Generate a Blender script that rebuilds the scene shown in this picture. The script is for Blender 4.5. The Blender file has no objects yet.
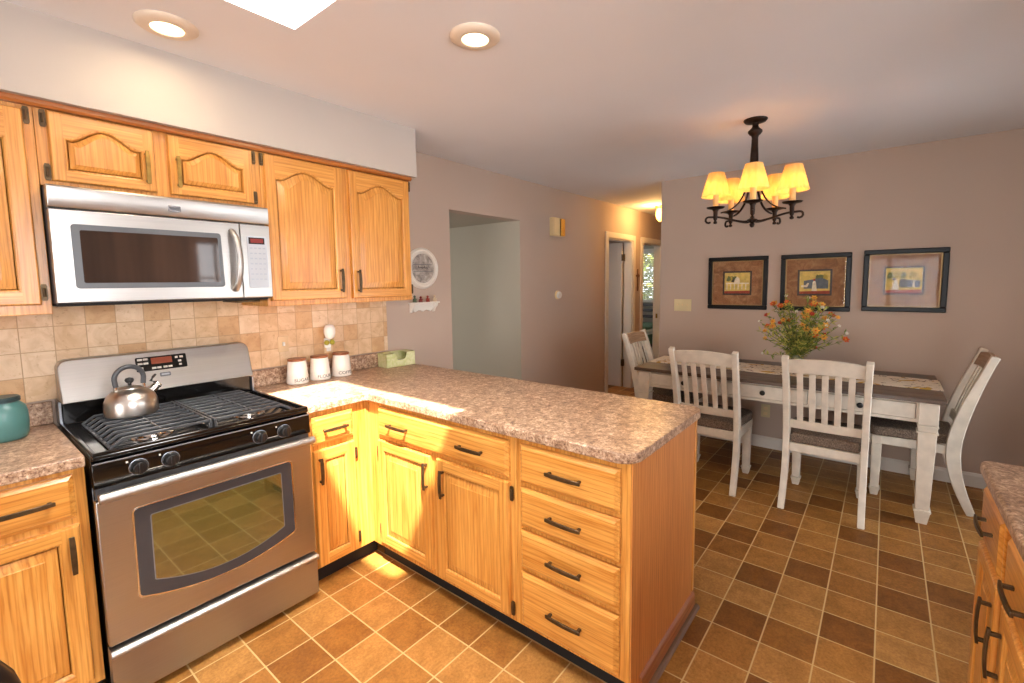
import bpy, bmesh, math, random
from math import pi, sin, cos, radians, sqrt
from mathutils import Vector, Matrix

scene = bpy.context.scene
COL = scene.collection
random.seed(7)

# ------------------------------------------------------------------ camera
yaw, pit, rol = -0.8988, -0.0925, -0.0125
FPX, PX, PY = 464.5, 517.2, 325.0
Fv = Vector((cos(pit) * sin(-yaw), cos(pit) * cos(yaw), sin(pit)))
Rv = Vector((cos(yaw), sin(yaw), 0))
Uv = Rv.cross(Fv)
R2 = cos(rol) * Rv + sin(rol) * Uv
U2 = -sin(rol) * Rv + cos(rol) * Uv
cam_d = bpy.data.cameras.new('camera')
cam = bpy.data.objects.new('camera', cam_d)
COL.objects.link(cam)
M = Matrix((R2, U2, -Fv)).transposed().to_4x4()
M.translation = Vector((-0.281, -2.727, 1.487))
cam.matrix_world = M
cam_d.sensor_width = 36.0
cam_d.sensor_fit = 'HORIZONTAL'
cam_d.lens = FPX / 1024 * 36.0
cam_d.shift_x = (512 - PX) / 1024
cam_d.shift_y = (PY - 341.5) / 1024
cam_d.clip_start = 0.02
scene.camera = cam

# ------------------------------------------------------------------ world, sun, exposure
vs = scene.view_settings
vs.view_transform = 'Standard'
vs.look = 'None'
vs.gamma = 1.0
vs.use_curve_mapping = False
vs.exposure = 0.5

w = bpy.data.worlds.new('sky')
scene.world = w
w.use_nodes = True
wn = w.node_tree
for n in list(wn.nodes):
    wn.nodes.remove(n)
wo = wn.nodes.new('ShaderNodeOutputWorld')
wb = wn.nodes.new('ShaderNodeBackground')
wb.inputs['Color'].default_value = (0.86, 0.93, 1.0, 1)
wb.inputs['Strength'].default_value = 3.2
wn.links.new(wb.outputs[0], wo.inputs[0])

SUN_DIR = Vector((0.338, 0.475, -1.0)).normalized()
sd = bpy.data.lights.new('sun', 'SUN')
sd.energy = 26.0
sd.angle = radians(1.2)
sd.color = (1.0, 0.93, 0.80)
so = bpy.data.objects.new('sun', sd)
COL.objects.link(so)
so.rotation_euler = SUN_DIR.to_track_quat('-Z', 'Y').to_euler()
so.location = (-2, -3, 6)


def area(name, loc, direction, sx, sy, energy, color):
    d = bpy.data.lights.new(name, 'AREA')
    d.shape = 'RECTANGLE'
    d.size, d.size_y = sx, sy
    d.energy = energy
    d.color = color
    o = bpy.data.objects.new(name, d)
    COL.objects.link(o)
    o.location = loc
    o.rotation_euler = Vector(direction).to_track_quat('-Z', 'Y').to_euler()
    return o


# daylight standing in the window openings behind the camera, an added door and the skylight
area('daylight_sink_window', (-0.18, -3.87, 1.62), (0.1, 1, -0.12), 1.2, 0.95, 35, (0.98, 0.98, 1.0))
area('daylight_side_window', (1.68, -3.87, 1.55), (0.25, 1, -0.10), 0.40, 0.75, 9, (0.97, 0.98, 1.0))
area('daylight_patio_door', (-4.32, -2.75, 0.98), (1, 0.02, 0.0), 1.75, 1.8, 104, (1.0, 0.98, 0.96))
area('added_door_fill', (2.95, -3.88, 1.1), (-0.25, 1, -0.05), 1.4, 1.9, 7, (0.97, 0.98, 1.0))  # added source in a made-up door, brightens the hall side of the stove wall
area('daylight_skylight', (0.39, -1.54, 2.86), (0, 0, -1), 0.5, 1.15, 66, (1.0, 0.97, 0.92))

XD = 4.21          # dining wall
YB = -3.75         # wall behind the sink run
XL = -4.2          # left wall
H = 2.44
YC = -0.968        # hall corner


# ------------------------------------------------------------------ materials
def lin(c):
    return tuple(((x / 255) / 12.92 if x / 255 <= 0.04045 else ((x / 255 + 0.055) / 1.055) ** 2.4) for x in c) + (1,)


class NT:
    def __init__(self, name):
        self.m = bpy.data.materials.new(name)
        self.m.use_nodes = True
        self.t = self.m.node_tree
        for n in list(self.t.nodes):
            self.t.nodes.remove(n)
        self.out = self.n('ShaderNodeOutputMaterial')
        self.b = self.n('ShaderNodeBsdfPrincipled')
        self.l(self.b.outputs[0], self.out.inputs[0])

    def n(self, t, **k):
        x = self.t.nodes.new(t)
        for a, v in k.items():
            setattr(x, a, v)
        return x

    def l(self, a, b):
        self.t.links.new(a, b)

    def set(self, **k):
        for a, v in k.items():
            self.b.inputs[a.replace('_', ' ')].default_value = v

    def ramp(self, fac, stops, interp='LINEAR'):
        r = self.n('ShaderNodeValToRGB')
        r.color_ramp.interpolation = interp
        e = r.color_ramp.elements
        while len(e) < len(stops):
            e.new(0.5)
        for el, (p, c) in zip(e, stops):
            el.position = p
            el.color = c
        self.l(fac, r.inputs[0])
        return r.outputs[0]

    def noise(self, vec, scale, detail=3, rough=0.5, dist=0.0):
        x = self.n('ShaderNodeTexNoise')
        x.inputs['Scale'].default_value = scale
        x.inputs['Detail'].default_value = detail
        x.inputs['Roughness'].default_value = rough
        x.inputs['Distortion'].default_value = dist
        self.l(vec, x.inputs['Vector'])
        return x.outputs['Fac']

    def obj(self, scale=(1, 1, 1), rnd=True):
        tc = self.n('ShaderNodeTexCoord')
        v = tc.outputs['Object']
        if rnd:
            oi = self.n('ShaderNodeObjectInfo')
            mul = self.n('ShaderNodeMath', operation='MULTIPLY')
            mul.inputs[1].default_value = 37.0
            self.l(oi.outputs['Random'], mul.inputs[0])
            add = self.n('ShaderNodeVectorMath', operation='ADD')
            self.l(v, add.inputs[0])
            self.l(mul.outputs[0], add.inputs[1])
            v = add.outputs[0]
        mp = self.n('ShaderNodeMapping')
        mp.inputs['Scale'].default_value = scale
        self.l(v, mp.inputs['Vector'])
        return mp.outputs[0]

    def bump(self, h, strength=0.2, dist=0.002):
        b = self.n('ShaderNodeBump')
        b.inputs['Strength'].default_value = strength
        b.inputs['Distance'].default_value = dist
        self.l(h, b.inputs['Height'])
        self.l(b.outputs[0], self.b.inputs['Normal'])

    def mix(self, fac, a, b, mode='MIX'):
        x = self.n('ShaderNodeMix', data_type='RGBA', blend_type=mode)
        for sock, v in ((x.inputs[0], fac), (x.inputs[6], a), (x.inputs[7], b)):
            if hasattr(v, 'is_linked'):
                self.l(v, sock)
            else:
                sock.default_value = v
        return x.outputs[2]


def plain(name, rgb, rough=0.5, metal=0.0, var=0.04, vscale=6, **k):
    t = NT(name)
    c = lin(rgb)
    f = t.noise(t.obj(), vscale, 3)
    d = tuple(max(0, x * (1 - var * 2)) for x in c[:3]) + (1,)
    u = tuple(min(1, x * (1 + var * 2)) for x in c[:3]) + (1,)
    t.l(t.ramp(f, [(0.3, d), (0.7, u)]), t.b.inputs['Base Color'])
    t.set(Roughness=rough, Metallic=metal)
    for a_, v_ in k.items():
        t.b.inputs[a_.replace('_', ' ')].default_value = v_
    return t.m


def paint(name, rgb, rough=0.75, bump=0.12):
    t = NT(name)
    c = lin(rgb)
    v = t.obj(rnd=False)
    f = t.noise(v, 1.3, 2)
    t.l(t.ramp(f, [(0.3, tuple(x * 0.97 for x in c[:3]) + (1,)), (0.7, tuple(min(1, x * 1.03) for x in c[:3]) + (1,))]), t.b.inputs['Base Color'])
    t.bump(t.noise(v, 130, 2), bump, 0.001)
    t.set(Roughness=rough)
    return t.m


def oak(name, axis, dark=(188, 118, 42), light=(224, 164, 84), rough=0.32):
    t = NT(name)
    sc = [48, 48, 48]
    sc[axis] = 2.2
    v = t.obj(tuple(sc))
    base = t.noise(v, 1.0, 4, 0.6, 0.8)
    sc2 = [9, 9, 9]
    sc2[axis] = 1.0
    v2 = t.obj(tuple(sc2))
    wv = t.n('ShaderNodeTexWave', wave_type='RINGS', rings_direction='XYZ'[axis])
    wv.inputs['Scale'].default_value = 2.6
    wv.inputs['Distortion'].default_value = 5.0
    wv.inputs['Detail'].default_value = 3
    wv.inputs['Detail Scale'].default_value = 0.7
    t.l(v2, wv.inputs['Vector'])
    c1 = t.ramp(base, [(0.28, lin(dark)), (0.72, lin(light))])
    c2 = t.ramp(wv.outputs['Fac'], [(0.0, (0.74, 0.62, 0.46, 1)), (0.22, (0.95, 0.92, 0.88, 1)), (0.6, (1.02, 1.02, 1.02, 1))])
    col = t.mix(0.62, c1, c2, 'MULTIPLY')
    sc3 = [210, 210, 210]
    sc3[axis] = 7
    pores = t.noise(t.obj(tuple(sc3)), 1.0, 2)
    c3 = t.ramp(pores, [(0.32, (0.66, 0.54, 0.40, 1)), (0.47, (1, 1, 1, 1))])
    col = t.mix(0.55, col, c3, 'MULTIPLY')
    t.l(col, t.b.inputs['Base Color'])
    t.bump(pores, 0.08, 0.0006)
    t.set(Roughness=rough)
    t.b.inputs['Coat Weight'].default_value = 0.25
    t.b.inputs['Coat Roughness'].default_value = 0.2
    return t.m


def steel(name, axis=0, rgb=(184, 179, 174), rough=0.3):
    t = NT(name)
    sc = [220, 220, 220]
    sc[axis] = 3
    f = t.noise(t.obj(tuple(sc)), 1.0, 2)
    c = lin(rgb)
    t.l(t.ramp(f, [(0.3, tuple(x * 0.93 for x in c[:3]) + (1,)), (0.7, c)]), t.b.inputs['Base Color'])
    r = t.n('ShaderNodeMapRange')
    r.inputs[3].default_value = rough - 0.05
    r.inputs[4].default_value = rough + 0.07
    t.l(f, r.inputs[0])
    t.l(r.outputs[0], t.b.inputs['Roughness'])
    t.set(Metallic=1.0)
    return t.m


def emit(name, rgb, s):
    t = NT(name)
    t.set(Base_Color=lin(rgb), Emission_Color=lin(rgb), Emission_Strength=s, Roughness=0.5)
    f = t.noise(t.obj(), 5, 1)
    c = lin(rgb)
    t.l(t.ramp(f, [(0.2, tuple(x * .95 for x in c[:3]) + (1,)), (0.8, c)]), t.b.inputs['Base Color'])
    return t.m


def pane(name, tint=(1, 1, 1, 1), gloss=1.0):
    t = NT(name)
    t.t.nodes.remove(t.b)
    tr = t.n('ShaderNodeBsdfTransparent')
    tr.inputs[0].default_value = tint
    gl = t.n('ShaderNodeBsdfGlossy')
    gl.inputs['Roughness'].default_value = 0.02
    fr = t.n('ShaderNodeFresnel')
    fr.inputs['IOR'].default_value = 1.5
    mu = t.n('ShaderNodeMath', operation='MULTIPLY')
    mu.inputs[1].default_value = gloss
    mx = t.n('ShaderNodeMixShader')
    t.l(fr.outputs[0], mu.inputs[0])
    t.l(mu.outputs[0], mx.inputs[0])
    t.l(tr.outputs[0], mx.inputs[1])
    t.l(gl.outputs[0], mx.inputs[2])
    t.l(mx.outputs[0], t.out.inputs[0])
    return t.m


TS, GX, GY = 0.1864, 0.7886, -0.7071


def floor_mat():
    t = NT('vinyl_tile')
    tc = t.n('ShaderNodeTexCoord')
    sx = t.n('ShaderNodeSeparateXYZ')
    t.l(tc.outputs['Object'], sx.inputs[0])
    ds = []
    for i, o in ((0, GX), (1, GY)):
        a = t.n('ShaderNodeMath', operation='ADD')
        a.inputs[1].default_value = -o + TS * 100
        t.l(sx.outputs[i], a.inputs[0])
        p = t.n('ShaderNodeMath', operation='PINGPONG')
        p.inputs[1].default_value = TS / 2
        t.l(a.outputs[0], p.inputs[0])
        # pingpong over half a tile: 0 at a grid line, TS/2 at the centre
        ds.append(p.outputs[0])
    mn = t.n('ShaderNodeMath', operation='MINIMUM')
    t.l(ds[0], mn.inputs[0])
    t.l(ds[1], mn.inputs[1])
    gr = t.n('ShaderNodeMapRange', interpolation_type='SMOOTHSTEP')
    gr.inputs[1].default_value = 0.0021
    gr.inputs[2].default_value = 0.0036
    t.l(mn.outputs[0], gr.inputs[0])
    at = t.n('ShaderNodeAttribute', attribute_name='tone')
    base = t.ramp(at.outputs['Fac'], [(0.0, lin((130, 82, 32))), (0.35, lin((148, 98, 42))), (0.7, lin((168, 118, 58))), (1.0, lin((182, 134, 74)))])
    v = t.obj(rnd=False)
    n1 = t.noise(v, 11, 5, 0.7, 0.6)
    n2 = t.noise(v, 85, 4, 0.75)
    c = t.mix(0.75, base, t.ramp(n1, [(0.32, (0.66, 0.57, 0.45, 1)), (0.62, (1.10, 1.08, 1.05, 1))]), 'MULTIPLY')
    c = t.mix(0.6, c, t.ramp(n2, [(0.36, (0.62, 0.56, 0.48, 1)), (0.6, (1.14, 1.14, 1.12, 1))]), 'MULTIPLY')
    c = t.mix(gr.outputs[0], lin((204, 174, 122)), c)
    t.l(c, t.b.inputs['Base Color'])
    ad = t.n('ShaderNodeMath', operation='MULTIPLY_ADD')
    ad.inputs[1].default_value = 0.12
    t.l(n2, ad.inputs[0])
    t.l(gr.outputs[0], ad.inputs[2])
    t.bump(ad.outputs[0], 0.25, 0.0015)
    t.set(Roughness=0.46)
    t.b.inputs['Specular IOR Level'].default_value = 0.35
    return t.m


def splash_mat():
    t = NT('travertine_tile')
    tc = t.n('ShaderNodeTexCoord')
    sx = t.n('ShaderNodeSeparateXYZ')
    t.l(tc.outputs['Object'], sx.inputs[0])
    S = 0.1016
    ds = []
    for i, o in ((0, 0.0255), (2, 1.0215)):
        a = t.n('ShaderNodeMath', operation='ADD')
        a.inputs[1].default_value = -o + S * 100
        t.l(sx.outputs[i], a.inputs[0])
        p = t.n('ShaderNodeMath', operation='PINGPONG')
        p.inputs[1].default_value = S / 2
        t.l(a.outputs[0], p.inputs[0])
        ds.append(p.outputs[0])
    mn = t.n('ShaderNodeMath', operation='MINIMUM')
    t.l(ds[0], mn.inputs[0])
    t.l(ds[1], mn.inputs[1])
    gr = t.n('ShaderNodeMapRange', interpolation_type='SMOOTHSTEP')
    gr.inputs[1].default_value = 0.0007
    gr.inputs[2].default_value = 0.0022
    t.l(mn.outputs[0], gr.inputs[0])
    at = t.n('ShaderNodeAttribute', attribute_name='tone')
    base = t.ramp(at.outputs['Fac'], [(0.0, lin((204, 162, 116))), (0.5, lin((214, 180, 140))), (1.0, lin((226, 200, 168)))])
    v = t.obj(rnd=False)
    n1 = t.noise(v, 11, 5, 0.6, 1.2)
    n2 = t.noise(v, 55, 4, 0.7)
    c = t.mix(0.8, base, t.ramp(n1, [(0.35, (0.83, 0.74, 0.64, 1)), (0.6, (1.04, 1.03, 1.02, 1))]), 'MULTIPLY')
    c = t.mix(0.7, c, t.ramp(n2, [(0.28, (0.66, 0.55, 0.44, 1)), (0.42, (1, 1, 1, 1))]), 'MULTIPLY')
    c = t.mix(gr.outputs[0], lin((182, 146, 108)), c)
    t.l(c, t.b.inputs['Base Color'])
    t.bump(gr.outputs[0], 0.5, 0.002)
    t.set(Roughness=0.5)
    return t.m


def laminate():
    t = NT('granite_laminate')
    v = t.obj(rnd=False)
    a = t.noise(v, 13, 4, 0.6, 1.2)
    b = t.noise(v, 120, 3, 0.7, 0.3)
    c = t.noise(v, 62, 4, 0.7, 0.8)
    e = t.noise(v, 45, 4, 0.7, 0.6)
    col = t.ramp(e, [(0.30, lin((124, 94, 76))), (0.46, lin((170, 142, 118))), (0.56, lin((196, 170, 146))), (0.70, lin((230, 212, 192)))])
    col = t.mix(0.8, col, t.ramp(a, [(0.34, (0.62, 0.55, 0.50, 1)), (0.56, (1.05, 1.04, 1.02, 1))]), 'MULTIPLY')
    col = t.mix(0.9, col, t.ramp(b, [(0.34, lin((136, 100, 86))), (0.47, lin((236, 222, 210))), (0.62, (1.05, 1.05, 1.05, 1))]), 'MULTIPLY')
    col = t.mix(t.ramp(c, [(0.60, (0, 0, 0, 1)), (0.68, (0.8, 0.8, 0.8, 1))]), col, lin((104, 80, 72)))
    t.l(col, t.b.inputs['Base Color'])
    t.set(Roughness=0.34)
    return t.m


MT = {}
MT['wall'] = paint('wall_paint_taupe', (184, 163, 147))
MT['soffit'] = paint('soffit_paint', (184, 174, 165))
MT['ceil'] = paint('ceiling_paint', (226, 224, 225), 0.85, 0.3)
MT['alcove'] = paint('alcove_paint', (172, 164, 148))
MT['white'] = paint('trim_paint_white', (222, 214, 203), 0.45, 0.03)
MT['doorwhite'] = paint('door_paint', (205, 198, 190), 0.5, 0.03)
MT['floor'] = floor_mat()
MT['tile'] = splash_mat()
MT['lam'] = laminate()
MT['oakv'] = oak('oak_vertical_grain', 2)
MT['oakh'] = oak('oak_horizontal_grain', 0)
MT['oakend'] = oak('oak_end_panel', 2, (184, 112, 50), (208, 138, 70), 0.45)
MT['base_mold'] = oak('stained_moulding', 1, (140, 78, 34), (170, 102, 50), 0.4)
MT['shoe'] = oak('shoe_moulding_brown', 1, (104, 74, 54), (132, 98, 74), 0.45)
MT['crown'] = oak('crown_strip', 0, (150, 84, 32), (186, 112, 50), 0.35)
MT['bronze'] = plain('dark_bronze', (84, 66, 44), 0.38, 0.7, 0.12, 40)
MT['brass'] = plain('antique_brass', (150, 118, 62), 0.32, 0.9, 0.12, 40)
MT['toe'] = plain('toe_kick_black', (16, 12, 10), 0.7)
MT['steel'] = steel('brushed_steel', 0)
MT['steelh'] = steel('brushed_steel_bar', 0, (176, 171, 166), 0.42)
MT['steelv'] = steel('brushed_steel_kettle', 0, (214, 206, 198), 0.30)
MT['chrome'] = plain('polished_chrome', (215, 212, 208), 0.12, 1.0, 0.02)
MT['black'] = plain('black_enamel', (14, 12, 11), 0.12, 0, 0.1)
MT['blackm'] = plain('black_cast_iron', (62, 63, 66), 0.36, 0.0, 0.1, 60)
MT['knob'] = plain('black_knob', (24, 23, 23), 0.3, 0, 0.1)
MT['gray'] = plain('grey_bezel', (84, 86, 90), 0.35)
MT['ovenframe'] = plain('oven_window_border', (58, 57, 60), 0.25)
MT['lightgray'] = plain('grey_keypad', (168, 172, 180), 0.4)
MT['badge'] = plain('badge_silver', (150, 152, 158), 0.25, 0.6)
MT['reddisp'] = emit('red_display', (96, 18, 10), 0.7)
MT['orgdisp'] = emit('amber_display', (110, 44, 14), 0.5)
MT['key'] = plain('printed_key', (196, 188, 176), 0.5)
MT['keyb'] = plain('printed_key_grey', (150, 158, 170), 0.5)
MT['ceramic'] = plain('white_ceramic', (232, 224, 214), 0.25, 0, 0.02)
MT['lidwood'] = oak('acacia_lid', 0, (110, 62, 36), (160, 98, 62), 0.45)
MT['ink'] = plain('dark_ink', (52, 48, 50), 0.6)
MT['teal'] = plain('teal_glaze', (78, 122, 118), 0.3, 0, 0.06, 9)
MT['tealrim'] = plain('teal_jar_lid', (66, 84, 86), 0.35, 0.4)
MT['chair'] = plain('chair_cream_paint', (216, 205, 188), 0.5, 0, 0.05, 14)
MT['chairtop'] = oak('driftwood_rail', 0, (150, 118, 88), (188, 156, 124), 0.5)
MT['tabletop'] = oak('weathered_brown_top', 1, (62, 47, 38), (104, 82, 66), 0.4)
MT['iron'] = plain('bronze_iron', (44, 30, 22), 0.45, 0.7, 0.15, 30)
MT['frame'] = plain('black_frame', (14, 13, 14), 0.36, 0.0, 0.1, 20, Specular_IOR_Level=0.22)
MT['framefillet'] = plain('gilt_fillet', (150, 120, 76), 0.4, 0.5)
MT['almond'] = plain('almond_plastic', (212, 196, 152), 0.4)
MT['whiteplastic'] = plain('white_plastic', (224, 220, 212), 0.4)
MT['green'] = plain('leaf_green', (116, 132, 52), 0.6, 0, 0.18, 12)
MT['green2'] = plain('leaf_olive', (176, 168, 78), 0.6, 0, 0.18, 12)
MT['stem'] = plain('stem_green', (92, 98, 44), 0.6)
MT['orange'] = plain('petal_orange', (214, 96, 36), 0.6, 0, 0.12, 30)
MT['red'] = plain('petal_red', (186, 58, 34), 0.6, 0, 0.12, 30)
MT['yellow'] = plain('petal_yellow', (222, 166, 66), 0.6, 0, 0.12, 30)
MT['petalw'] = plain('petal_white', (226, 222, 210), 0.6)
MT['plugwhite'] = plain('freshener_white', (240, 238, 232), 0.3)
MT['oil'] = plain('freshener_green', (170, 160, 50), 0.3)
MT['tubeblack'] = plain('black_tube', (34, 30, 30), 0.3, 0.2)
MT['seatblack'] = plain('black_vinyl', (30, 28, 28), 0.5)
MT['wooddark'] = plain('dark_wood', (52, 38, 30), 0.4)
MT['blanket'] = plain('green_blanket', (96, 122, 96), 0.9, 0, 0.15, 18)
MT['cross'] = plain('carved_brown_wood', (92, 50, 28), 0.5)
MT['gold'] = plain('gold_mesh', (196, 152, 62), 0.35, 0.7, 0.2, 120)
MT['cream'] = plain('cream_cover', (222, 198, 150), 0.45)
MT['reflens'] = emit('lamp_lens', (255, 226, 176), 4.5)
MT['rimwhite'] = plain('lamp_trim_white', (226, 208, 186), 0.4)
MT['candle'] = plain('candle_sleeve', (236, 200, 132), 0.6)
MT['picglass'] = pane('picture_glass', (1, 1, 1, 1), 0.13)
MT['winglass'] = pane('window_glass')
MT['tissue'] = plain('tissue_paper', (238, 236, 230), 0.8)
MT['carpet'] = plain('hall_floor', (126, 100, 76), 0.9, 0, 0.1, 60)


def ovenglass():
    t = NT('oven_glass')
    t.set(Base_Color=(0.035, 0.035, 0.015, 1), Roughness=0.04)
    t.b.inputs['Specular IOR Level'].default_value = 1.0
    t.b.inputs['IOR'].default_value = 1.9
    f = t.noise(t.obj(), 2.0, 2)
    t.l(t.ramp(f, [(0.3, lin((70, 72, 34))), (0.7, lin((84, 58, 32)))]), t.b.inputs['Base Color'])  # olive and brown paint the floor's reflection into the glass colour
    return t.m


def mwglass():
    t = NT('microwave_glass')
    f = t.noise(t.obj((14, 1, 1)), 1.0, 2)
    t.l(t.ramp(f, [(0.3, lin((46, 36, 32))), (0.7, lin((66, 50, 42)))]), t.b.inputs['Base Color'])
    t.set(Roughness=0.05)
    t.b.inputs['IOR'].default_value = 1.33
    return t.m


def tweed():
    t = NT('tweed_seat')
    v = t.obj()
    n = t.noise(v, 130, 3, 0.8)
    m = t.noise(v, 30, 3, 0.7)
    c = t.ramp(n, [(0.32, lin((66, 54, 46))), (0.5, lin((112, 94, 80))), (0.68, lin((160, 140, 120)))])
    c = t.mix(0.4, c, t.ramp(m, [(0.3, (0.7, 0.68, 0.66, 1)), (0.6, (1, 1, 1, 1))]), 'MULTIPLY')
    t.l(c, t.b.inputs['Base Color'])
    t.bump(n, 0.4, 0.002)
    t.set(Roughness=0.95)
    return t.m


def shade():
    t = NT('lamp_shade_fabric')
    t.t.nodes.remove(t.b)
    df = t.n('ShaderNodeBsdfDiffuse')
    tl = t.n('ShaderNodeBsdfTranslucent')
    f = t.noise(t.obj((60, 60, 4)), 1, 2)
    col = t.ramp(f, [(0.3, lin((238, 196, 128))), (0.7, lin((248, 214, 150)))])
    t.l(col, df.inputs[0])
    t.l(col, tl.inputs[0])
    mx = t.n('ShaderNodeMixShader')
    mx.inputs[0].default_value = 0.42
    t.l(df.outputs[0], mx.inputs[1])
    t.l(tl.outputs[0], mx.inputs[2])
    t.l(mx.outputs[0], t.out.inputs[0])
    return t.m


def matboard():
    t = NT('brown_mat_board')
    v = t.obj()
    n = t.noise(v, 14, 5, 0.7, 1.0)
    t.l(t.ramp(n, [(0.3, lin((112, 72, 44))), (0.5, lin((142, 98, 62))), (0.7, lin((170, 128, 88)))]), t.b.inputs['Base Color'])
    t.set(Roughness=0.8)
    return t.m


def runner():
    t = NT('leaf_print_runner')
    v = t.obj()
    a = t.noise(v, 9, 2, 0.5, 1.5)
    b = t.noise(v, 14, 2, 0.5, 2.0)
    c = t.mix(t.ramp(a, [(0.60, (0, 0, 0, 1)), (0.64, (1, 1, 1, 1))]), lin((226, 212, 190)), lin((196, 152, 52)))
    c = t.mix(t.ramp(b, [(0.62, (0, 0, 0, 1)), (0.66, (1, 1, 1, 1))]), c, lin((104, 72, 54)))
    t.l(c, t.b.inputs['Base Color'])
    t.set(Roughness=0.9)
    return t.m


def paperbox():
    t = NT('printed_green_card')
    v = t.obj()
    a = t.noise(v, 30, 3, 0.6, 1.0)
    t.l(t.ramp(a, [(0.35, lin((190, 196, 132))), (0.55, lin((206, 206, 156))), (0.75, lin((218, 216, 176)))]), t.b.inputs['Base Color'])
    t.set(Roughness=0.6)
    return t.m


def plaque():
    t = NT('grey_print')
    v = t.obj()
    a = t.noise(v, 24, 3, 0.6, 1.0)
    t.l(t.ramp(a, [(0.35, lin((128, 118, 112))), (0.6, lin((176, 166, 156))), (0.75, lin((206, 198, 186)))]), t.b.inputs['Base Color'])
    t.set(Roughness=0.6)
    return t.m


MT['oveng'] = ovenglass()
MT['mwg'] = mwglass()
MT['tweed'] = tweed()
MT['shade'] = shade()
MT['mat'] = matboard()
MT['runner'] = runner()
MT['card'] = paperbox()
MT['plaque'] = plaque()


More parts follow.
